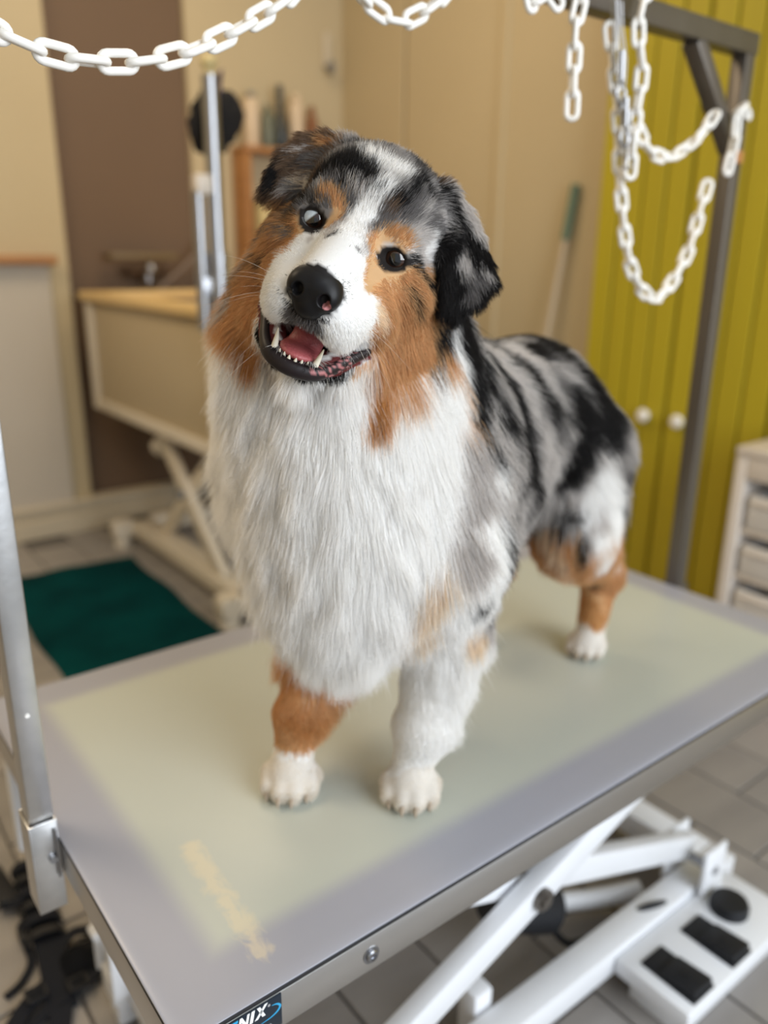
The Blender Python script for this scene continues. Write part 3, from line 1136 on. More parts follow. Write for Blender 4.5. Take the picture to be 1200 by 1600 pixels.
chain('doubled white chain hanging straight from the bar at the seam of cream and lime', [(0.795, 0.262, 1.384), (0.7802, 0.2620, 1.3292), (0.7952, 0.2620, 1.2817), (0.7909, 0.2620, 1.2225), (0.7913, 0.2620, 1.1571)], roll=0.65)
chain('white chain hanging in a deep loop across the lime boards to the far post', [(0.7524, 0.2850, 1.3291), (0.7625, 0.2820, 1.2876), (0.7805, 0.2800, 1.2234), (0.7994, 0.2800, 1.1396), (0.8341, 0.2800, 1.0498), (0.8841, 0.2800, 1.0039), (0.9241, 0.2800, 1.0086), (0.9691, 0.2800, 1.0593), (0.9909, 0.2810, 1.1182), (1.0024, 0.2800, 1.1629)], roll=0.6)
chain('white chain in a shallow loop ending at the brace of the far post', [(0.8284, 0.2850, 1.2222), (0.8601, 0.2850, 1.1965), (0.9059, 0.2850, 1.1910), (0.9548, 0.2840, 1.2113), (0.9845, 0.2800, 1.2377), (1.0000, 0.2800, 1.2559)], roll=0.3)
chain('short white chain end hanging outside the far post', [(1.094, 0.282, 1.262), (1.0526, 0.2750, 1.2640), (1.0514, 0.2750, 1.2227), (1.0420, 0.2750, 1.1782)], roll=0.2)
chain('white chain over the bar beside the bright clip wires, high before the cream panels', [(0.600, 0.268, 1.386), (0.5850, 0.2620, 1.3240), (0.6149, 0.2620, 1.3365), (0.6313, 0.2620, 1.3242)], roll=0.2)


def clip_wires():
    t = thing('clip_wires', 'tangle of bright wire loops with spring clips beside the deep chain loop', 'wire', (0.75, 0.27, 1.33))
    rnd = random.Random(5)
    for k in range(3):
        x, y, z1 = 0.726 + 0.014 * k, 0.258 + 0.006 * k, 1.265 - 0.010 * k
        bm = bmesh.new()
        add_tube(bm, catmull([(x, y, 1.352), (x + 0.006, y, 1.325), (x + 0.014 + rnd.uniform(-.008, .008), y, 1.290), (x + 0.018, y, z1), (x + 0.008, y, z1 - 0.004), (x + 0.002, y, 1.295), (x - 0.008, y, 1.350)], 6), 0.0009, 6)
        obj('wire_loop', bm, 'wire', t)
    for (x, z) in ((0.752, 1.282), (0.768, 1.232)):
        bm = bmesh.new()
        add_cyl(bm, (x, 0.262, z + 0.016), (x + 0.004, 0.262, z - 0.016), 0.0055, 0.0045, 14)
        add_tube(bm, catmull([(x + 0.004, 0.262, z - 0.014), (x + 0.014, 0.262, z - 0.030), (x + 0.006, 0.262, z - 0.042), (x - 0.004, 0.262, z - 0.030), (x + 0.002, 0.262, z - 0.014)], 6), 0.0018, 8)
        obj('spring_clip', bm, 'wire', t)
    for dx in (0.0, 0.012):
        bm = bmesh.new()
        add_tube(bm, catmull([(0.762 + dx, 0.262, 1.240), (0.776 + dx, 0.262, 1.212), (0.782 + dx, 0.262, 1.180), (0.774 + dx, 0.262, 1.165), (0.764 + dx, 0.262, 1.185), (0.760 + dx, 0.262, 1.232)], 6), 0.0010, 6)
        obj('wire_loop', bm, 'wire', t)


M['wire'] = mat('bright_wire', (0.34, 0.34, 0.35), 0.3, 1.0)
clip_wires()


# ------------------------------------------------------------------ black harness on the floor behind the table
def harness():
    t = thing('strap_harness', 'black webbing harness with loops and buckles lying on the beige tiles behind the table', 'harness', (0.05, 0.68, 0))
    F = 'black_web'

    def strap(pts, w, name='strap', th=0.004, m=F):
        bm = bmesh.new()
        add_strap(bm, catmull(pts, 8), w, th)
        return obj(name, bm, m, t)
    # spine band with raised elastic keepers
    sp = strap([(0.071, 0.872, 0.012), (0.061, 0.80, 0.016), (0.055, 0.73, 0.014), (0.048, 0.66, 0.012), (0.040, 0.60, 0.010), (0.030, 0.545, 0.008)], 0.044, 'spine_band', 0.008)
    for k in range(6):
        y = 0.855 - 0.034 * k
        x = 0.0685 - 0.0045 * k * 0.9
        bm = bmesh.new()
        add_strap(bm, catmull([(x - 0.028, y + 0.004, 0.012), (x - 0.016, y + 0.003, 0.027), (x + 0.016, y - 0.003, 0.027), (x + 0.028, y - 0.004, 0.012)], 5), 0.016 if k % 2 else 0.020, 0.004)
        obj('keeper_loop', bm, 'black_plastic' if k % 2 else F, t)
    # side flap, upper left
    bm = bmesh.new()
    add_box(bm, (0.018, 0.845, 0.016), (0.036, 0.105, 0.012), Matrix.Rotation(0.10, 3, 'Z') @ Matrix.Rotation(0.25, 3, 'Y'), 0.005)
    obj('flap', bm, 'black_plastic', t)
    strap([(0.006, 0.80, 0.014), (0.030, 0.785, 0.020), (0.055, 0.79, 0.022)], 0.020)
    # thin loose strap
    strap([(0.040, 0.745, 0.014), (0.022, 0.735, 0.010), (0.020, 0.70, 0.006), (0.018, 0.66, 0.005), (-0.004, 0.63, 0.005), (-0.03, 0.618, 0.004)], 0.011)
    bm = bmesh.new()
    add_box(bm, (0.0205, 0.712, 0.010), (0.014, 0.022, 0.010), None, 0.003)
    obj('slider', bm, 'black_plastic', t)
    # big body bands
    strap([(0.058, 0.650, 0.012), (0.085, 0.665, 0.018), (0.112, 0.650, 0.016), (0.122, 0.615, 0.010), (0.118, 0.575, 0.008)], 0.016)
    strap([(0.112, 0.650, 0.012), (0.128, 0.668, 0.008), (0.150, 0.678, 0.005), (0.18, 0.672, 0.005)], 0.016)
    strap([(0.045, 0.640, 0.010), (0.078, 0.628, 0.014), (0.112, 0.628, 0.010)], 0.018)
    strap([(0.030, 0.600, 0.010), (0.000, 0.585, 0.010), (-0.030, 0.560, 0.008), (-0.05, 0.53, 0.006)], 0.026)
    strap([(0.116, 0.600, 0.008), (0.085, 0.570, 0.014), (0.040, 0.560, 0.012), (-0.005, 0.545, 0.010), (-0.05, 0.515, 0.006)], 0.018)
    strap([(0.030, 0.545, 0.012), (0.020, 0.52, 0.01), (0.0, 0.48, 0.006)], 0.030)
    bm = bmesh.new()
    nx = 10
    rows = []
    for i in range(nx + 1):
        u = i / nx
        row = []
        for j in range(nx + 1):
            v = j / nx
            x = 0.048 + 0.072 * u - 0.01 * v
            y = 0.560 + 0.075 * v + 0.012 * math.sin(3 * u)
            row.append(bm.verts.new((x, y, 0.008 + 0.022 * math.sin(math.pi * u) * math.sin(math.pi * v) ** 0.7)))
        rows.append(row)
    for i in range(nx):
        for j in range(nx):
            bm.faces.new((rows[i][j], rows[i + 1][j], rows[i + 1][j + 1], rows[i][j + 1]))
    bmesh.ops.solidify(bm, geom=bm.faces[:], thickness=0.004)
    obj('padded_panel', bm, F, t)
    for (x, y) in ((0.005, 0.580), (0.098, 0.628), (0.060, 0.562)):
        bm = bmesh.new()
        for sx, sy, lx, ly in ((-1, 0, 0.004, 0.026), (1, 0, 0.004, 0.026), (0, -1, 0.030, 0.004), (0, 1, 0.030, 0.004), (0, 0, 0.026, 0.003)):
            add_box(bm, (x + sx * 0.013, y + sy * 0.011, 0.022), (lx, ly, 0.006), None, 0.001)
        obj('buckle', bm, 'black_plastic', t)


harness()

# ================================================================== the dog
# Head frame: origin between the eyes, X to the dog's left, Y up the face, Z out along the muzzle; centimetres.
HE = Vector((0.2217, 0.0868, 1.0682))
HR = Vector((0.65615, -0.63359, -0.40992))
HU = Vector((0.25420, -0.32588, 0.91059))
HF = Vector((-0.71053, -0.70169, -0.05277))
HROT = Matrix((HR, HU, HF)).transposed()


def hp(x, y, z):
    return HE + HROT @ Vector((x, y, z)) * 0.01


def bp(s, t, h):
    """Body frame: s metres behind the front paws along the spine, t to the dog's left, h above the table."""
    return Vector((0.271 + 0.962 * s + 0.274 * t, 0.162 + 0.274 * s - 0.962 * t, 0.5 + h))


class Field:
    """A body grown as one distance field on a grid, then skinned as one mesh."""

    def __init__(self, lo, hi, step):
        self.lo, self.step = np.array(lo), step
        self.n = np.ceil((np.array(hi) - self.lo) / step).astype(int) + 1
        self.d = np.full(self.n, 0.05, np.float32)

    def sub(self, lo, hi, pad):
        a = np.clip(np.floor((np.array(lo) - pad - self.lo) / self.step).astype(int), 0, self.n)
        b = np.clip(np.ceil((np.array(hi) + pad - self.lo) / self.step).astype(int) + 1, 0, self.n)
        ax = [(self.lo[i] + self.step * np.arange(a[i], b[i])).astype(np.float32) for i in range(3)]
        g = np.meshgrid(*ax, indexing='ij', sparse=True)
        return (slice(a[0], b[0]), slice(a[1], b[1]), slice(a[2], b[2])), g

    def put(self, sl, d, k, cut=False):
        o = self.d[sl]
        if cut:
            h = np.clip(0.5 - 0.5 * (o + d) / k, 0, 1)
            self.d[sl] = o * (1 - h) - d * h + k * h * (1 - h)
        else:
            h = np.clip(0.5 + 0.5 * (o - d) / k, 0, 1)
            self.d[sl] = o * (1 - h) + d * h - k * h * (1 - h)

    def cone(self, a, b, r1, r2, k=0.02, cut=False):
        a, b = np.array(a), np.array(b)
        m = max(r1, r2)
        sl, (X, Y, Z) = self.sub(np.minimum(a, b) - m, np.maximum(a, b) + m, k + 0.012)
        v = b - a
        px, py, pz = X - a[0], Y - a[1], Z - a[2]
        t = np.clip((px * v[0] + py * v[1] + pz * v[2]) / max(1e-12, v @ v), 0, 1)
        d = np.sqrt((px - t * v[0]) ** 2 + (py - t * v[1]) ** 2 + (pz - t * v[2]) ** 2) - (r1 + (r2 - r1) * t)
        self.put(sl, d.astype(np.float32), k, cut)

    def ell(self, c, r, rot=None, k=0.02, cut=False):
        c, r = np.array(c), np.array(r)
        R = np.array(rot) if rot is not None else np.eye(3)
        e = np.sqrt(((R * r) ** 2).sum(1))
        sl, (X, Y, Z) = self.sub(c - e, c + e, k + 0.012)
        px, py, pz = X - c[0], Y - c[1], Z - c[2]
        q = [px * R[0, i] + py * R[1, i] + pz * R[2, i] for i in range(3)]
        k0 = np.sqrt((q[0] / r[0]) ** 2 + (q[1] / r[1]) ** 2 + (q[2] / r[2]) ** 2)
        k1 = np.sqrt((q[0] / r[0] ** 2) ** 2 + (q[1] / r[1] ** 2) ** 2 + (q[2] / r[2] ** 2) ** 2)
        d = k0 * (k0 - 1) / np.maximum(k1, 1e-6)
        self.put(sl, d.astype(np.float32), k, cut)

    def tri(self, a, b, c, r, k=0.005):
        a, b, c = (np.array(q) for q in (a, b, c))
        sl, (X, Y, Z) = self.sub(np.minimum(np.minimum(a, b), c) - r, np.maximum(np.maximum(a, b), c) + r, k + 0.012)
        P = np.stack(np.broadcast_arrays(X, Y, Z), -1).astype(np.float32)
        n = np.cross(b - a, c - a)
        n /= np.linalg.norm(n)
        best = None
        inside = np.ones(P.shape[:3], bool)
        for p, q in ((a, b), (b, c), (c, a)):
            v = q - p
            w = P - p.astype(np.float32)
            t = np.clip((w @ v.astype(np.float32)) / (v @ v), 0, 1)
            dd = ((w - t[..., None] * v.astype(np.float32)) ** 2).sum(-1)
            best = dd if best is None else np.minimum(best, dd)
            inside &= (w @ np.cross(n, v).astype(np.float32)) >= 0
        d = np.where(inside, np.abs((P - a.astype(np.float32)) @ n.astype(np.float32)), np.sqrt(best)) - r
        self.put(sl, d.astype(np.float32), k)

    def mesh(self):
        """Surface nets: one vertex per cell the surface crosses."""
        d, n = self.d, self.n
        corners = [(i, j, k) for i in (0, 1) for j in (0, 1) for k in (0, 1)]
        s = d < 0
        cnt = np.zeros(n - 1, np.int8)
        for (i, j, k) in corners:
            cnt += s[i:n[0] - 1 + i, j:n[1] - 1 + j, k:n[2] - 1 + k]
        act = np.argwhere((cnt > 0) & (cnt < 8))
        val = {c: d[act[:, 0] + c[0], act[:, 1] + c[1], act[:, 2] + c[2]] for c in corners}
        acc = np.zeros((len(act), 3))
        num = np.zeros(len(act))
        for a in corners:
            for ax in range(3):
                if a[ax] == 0:
                    b = tuple(1 if i == ax else a[i] for i in range(3))
                    va, vb = val[a], val[b]
                    cr = (va < 0) != (vb < 0)
                    t = np.where(cr, va / np.where(cr, va - vb, 1), 0)
                    p = np.tile(np.array(a, float), (len(act), 1))
                    p[:, ax] = t
                    acc += p * cr[:, None]
                    num += cr
        verts = self.lo + self.step * (act + acc / num[:, None])
        idx = np.full(n - 1, -1, np.int64)
        idx[act[:, 0], act[:, 1], act[:, 2]] = np.arange(len(act))
        faces = []
        for ax in range(3):
            o1, o2 = [(1, 2), (2, 0), (0, 1)][ax]
            sa = [slice(1, n[i] - 1) for i in range(3)]
            sa[ax] = slice(0, n[ax] - 1)
            sb = list(sa)
            sb[ax] = slice(1, n[ax])
            A, B = s[tuple(sa)], s[tuple(sb)]
            e = np.argwhere(A != B)
            off = np.array([1, 1, 1])
            off[ax] = 0
            e = e + off
            flip = s[e[:, 0], e[:, 1], e[:, 2]]
            u = np.zeros(3, int)
            w = np.zeros(3, int)
            u[o1], w[o2] = 1, 1
            q = [e - u - w, e - w, e, e - u]
            q = np.stack([idx[c[:, 0], c[:, 1], c[:, 2]] for c in q], 1)
            q = np.where(flip[:, None], q, q[:, ::-1])
            faces.append(q)
        return verts, np.concatenate(faces)


def np_mesh(name, v, f, m, parent, attr=None):
    me = bpy.data.meshes.new(name)
    me.vertices.add(len(v))
    me.vertices.foreach_set('co', np.asarray(v, np.float32).ravel())
    me.loops.add(f.size)
    me.loops.foreach_set('vertex_index', f.astype(np.int32).ravel())
    me.polygons.add(len(f))
    me.polygons.foreach_set('loop_start', np.arange(0, f.size, 4, dtype=np.int32))
    me.polygons.foreach_set('use_smooth', np.ones(len(f), bool))
    me.update(calc_edges=True)
    if attr is not None:
        a = me.color_attributes.new('coat', 'FLOAT_COLOR', 'POINT')
        a.data.foreach_set('color', np.concatenate([attr, np.ones((len(v), 1))], 1).astype(np.float32).ravel())
    me.materials.append(m)
    o = bpy.data.objects.new(name, me)
    COL.objects.link(o)
    o.parent = parent
    return o


def build_body():
    F = Field((0.04, 0.00, 0.494), (0.87, 0.50, 1.17), 0.0036)
    B = bp
    # trunk
    F.ell(B(0.13, 0, 0.315), (0.17, 0.092, 0.118), np.array([[0.962, 0.274, 0], [0.274, -0.962, 0], [0, 0, 1]]).T, 0.03)
    F.cone(B(0.10, 0, 0.388), B(0.345, 0, 0.360), 0.090, 0.088, 0.05)
    F.ell(B(0.352, 0, 0.350), (0.085, 0.088, 0.095), np.array([[0.962, 0.274, 0], [0.274, -0.962, 0], [0, 0, 1]]).T, 0.04)
    # fore chest and bib
    F.ell(B(-0.005, 0.004, 0.315), (0.085, 0.088, 0.115), np.array([[0.962, 0.274, 0], [0.274, -0.962, 0], [0, 0, 1]]).T, 0.05)
    F.cone((0.2509, 0.1599, 0.8926), (0.2723, 0.1651, 0.7660), 0.066, 0.052, 0.05)
    # neck up to the skull
    F.cone(B(0.07, 0.0, 0.38), hp(0, -2.5, -9.5), 0.092, 0.068, 0.05)
    F.cone(B(0.02, 0.0, 0.36), hp(0.0, -8.5, -5.0), 0.078, 0.052, 0.05)
    # ruff swelling to either side of the neck
    F.ell((0.2371, 0.2386, 0.8797), (0.040, 0.040, 0.080), None, 0.05)
    F.ell((0.2094, 0.1907, 0.9708), (0.034, 0.034, 0.058), None, 0.04)
    # shoulders and fore legs
    for t, paw, top in ((0.0555, (0.034, 0.0555), 0.078), (-0.056, (-0.033, -0.056), -0.078)):
        sh = B(0.045, top, 0.285)
        el = B(0.075, t * 1.22, 0.195)
        wr = B(paw[0] + 0.018, t * 1.04, 0.080)
        F.cone(B(0.075, t * 0.9, 0.36), sh, 0.055, 0.050, 0.04)
        g = 0.005 if t > 0 else 0.001
        F.cone(sh, el, 0.050, 0.033 + g, 0.03)
        F.cone(el, wr, 0.031 + g, 0.0225 + g, 0.02)
        pf = Vector((-0.66, -0.75, 0)) if t > 0 else Vector((-0.66, -0.75, 0))
        ps = Vector((0.75, -0.66, 0))
        c = B(paw[0], paw[1], 0)
        F.cone(wr, c - pf * 0.012 + Vector((0, 0, 0.030)), 0.0215 + g, 0.021, 0.015)
        F.ell(c - pf * 0.002 + Vector((0, 0, 0.021)), (0.026, 0.024, 0.020), None, 0.010)
        for q, out in ((-1.5, -0.002), (-0.5, 0.008), (0.5, 0.008), (1.5, -0.002)):
            tc = c + ps * (q * 0.0142) + pf * (0.010 + out)
            F.cone(tc - pf * 0.010 + Vector((0, 0, 0.020)), tc + pf * 0.006 + Vector((0, 0, 0.0125)), 0.0115, 0.0105, 0.004)
    # hind legs
    for t, s0 in ((1, 0.465), (-1, 0.395)):
        hip = B(s0 - 0.078, t * 0.058, 0.315)
        kn = B(s0 - 0.090, t * 0.078, 0.215)
        hk = B(s0 + 0.030, t * 0.072, 0.118)
        c = B(s0, t * 0.073, 0)
        F.cone(hip, kn, 0.070, 0.045, 0.04)
        F.ell(B(s0 - 0.056, t * 0.060, 0.270), (0.070, 0.042, 0.085), np.array([[0.962, 0.274, 0], [0.274, -0.962, 0], [0, 0, 1]]).T, 0.04)
        F.cone(kn, hk, 0.042, 0.0245, 0.03)
        F.cone(hk, c + Vector((0.010, 0.003, 0.032)), 0.0240, 0.0205, 0.015)
        pf, ps = Vector((-0.88, -0.47, 0)), Vector((0.47, -0.88, 0))
        F.ell(c + Vector((0, 0, 0.019)), (0.024, 0.022, 0.018), None, 0.010)
        for q, out in ((-1.5, -0.002), (-0.5, 0.007), (0.5, 0.007), (1.5, -0.002)):
            tc = c + ps * (q * 0.0125) + pf * (0.010 + out)
            F.cone(tc - pf * 0.010 + Vector((0, 0, 0.018)), tc + pf * 0.006 + Vector((0, 0, 0.0115)), 0.0105, 0.0095, 0.004)

    # ---- head, centimetres in the head frame
    HR3 = np.array(HROT)

    def he(c, r, k=1.2, cut=False, rot=None):
        rr = HR3 if rot is None else HR3 @ np.array(rot)
        F.ell(hp(*c), [q * 0.01 for q in r], rr, k * 0.01, cut)

    def hc(a, b, r1, r2, k=1.2, cut=False):
        F.cone(hp(*a), hp(*b), r1 * 0.01, r2 * 0.01, k * 0.01, cut)
    he((0, 2.2, -6.3), (5.5, 4.6, 5.8), 2.0)
    he((0, 1.9, -2.6), (4.0, 3.0, 2.6), 2.0)
    for s in (-1, 1):
        he((s * 2.7, 1.55, -1.35), (1.7, 1.25, 1.4), 1.0)            # brow
        he((s * 4.4, -1.9, -3.6), (2.1, 2.2, 3.0), 1.6)              # cheek bone
        he((s * 4.5, -4.8, -5.0), (2.5, 3.6, 3.4), 2.0)              # jaw muscle
        he((s * 2.6, -1.55, -0.4), (1.6, 1.3, 1.8), 1.0)             # under the eye
    hc((0, -0.9, 0.3), (0, -2.75, 6.9), 2.25, 1.75, 1.5)             # bridge
    for s in (-1, 1):
        hc((s * 1.75, -4.75, 6.1), (s * 2.9, -4.3, 0.6), 1.75, 2.35, 1.2)   # upper lips
        he((s * 2.15, -5.35, 4.9), (1.55, 1.55, 2.0), 0.9)
    he((0, -4.4, 6.7), (1.6, 1.55, 1.5), 0.8)
    # eye sockets
    for s in (-1, 1):
        he((s * 3.48, 0.0, -1.50), (1.95, 1.60, 1.55), 0.8)
        he((s * 3.48, 0.0, 0.35), (1.02, 0.76, 1.35), 0.25, True)
    # mouth: open jaw, cavity cut between the lips
    hc((0, -7.0, 5.2), (0, -6.6, 0.2), 1.55, 2.6, 0.5, True)
    hc((2.4, -7.7, 4.2), (3.9, -7.3, 1.1), 0.75, 0.35, 0.4, True)
    hc((-2.4, -7.7, 4.2), (-3.9, -7.3, 1.1), 0.75, 0.35, 0.4, True)
    hc((0, -9.65, 4.5), (0, -9.6, -1.0), 0.85, 1.9, 0.8)
    for s in (-1, 1):
        hc((s * 1.05, -9.5, 4.75), (s * 2.5, -8.85, 2.6), 0.76, 0.90, 0.6)
        hc((s * 2.5, -9.0, 2.6), (s * 4.0, -7.9, -0.4), 0.95, 1.3, 0.8)
    hc((0, -9.0, 3.6), (0, -8.3, -0.5), 1.05, 1.3, 0.4, True)
    # ears: folded leather, a fan of thick triangles from the base to the rim
    def leaf(base, rim, r):
        pts = [hp(*q) for q in rim]
        o = hp(*base)
        for p, q in zip(pts, pts[1:]):
            F.tri(o, p, q, r * 0.01, 0.004)
    leaf((-5.6, 3.6, -6.2), [(-3.9, 5.7, -6.4), (-5.8, 5.6, -7.0), (-7.6, 4.7, -7.0), (-8.5, 3.3, -6.3), (-8.95, 1.3, -5.4), (-8.7, 0.1, -4.8), (-7.4, 0.2, -4.9), (-5.9, 1.6, -5.4)], 0.42)
    hc((-4.0, 5.0, -6.2), (-5.5, 3.2, -6.0), 1.1, 0.8, 0.8)
    leaf((6.4, 3.4, -6.3), [(5.0, 5.9, -6.9), (6.6, 5.2, -7.3), (8.4, 3.9, -6.9), (10.0, 2.4, -6.3), (11.1, 1.3, -5.9), (10.6, -0.4, -5.2), (9.5, -2.3, -4.4), (8.5, -2.0, -4.1), (7.4, 0.0, -4.4), (5.9, 2.2, -5.4)], 0.42)
    hc((4.2, 5.4, -6.6), (5.8, 3.6, -6.3), 1.1, 0.8, 0.8)
    return F.mesh()


# ------------------------------------------------------------------ coat: colours as 3-D patches on the skin
PAL = {'W': (0.97, 0.958, 0.94), 'K': (0.014, 0.012, 0.012), 'G': (0.24, 0.225, 0.22), 'L': (0.66, 0.625, 0.60), 'T': (0.70, 0.43, 0.215),
       'D': (0.60, 0.315, 0.120), 'B': (0.22, 0.145, 0.095), 'C': (0.86, 0.72, 0.55), 'P': (0.42, 0.16, 0.15), 'Q': (0.84, 0.79, 0.72)}
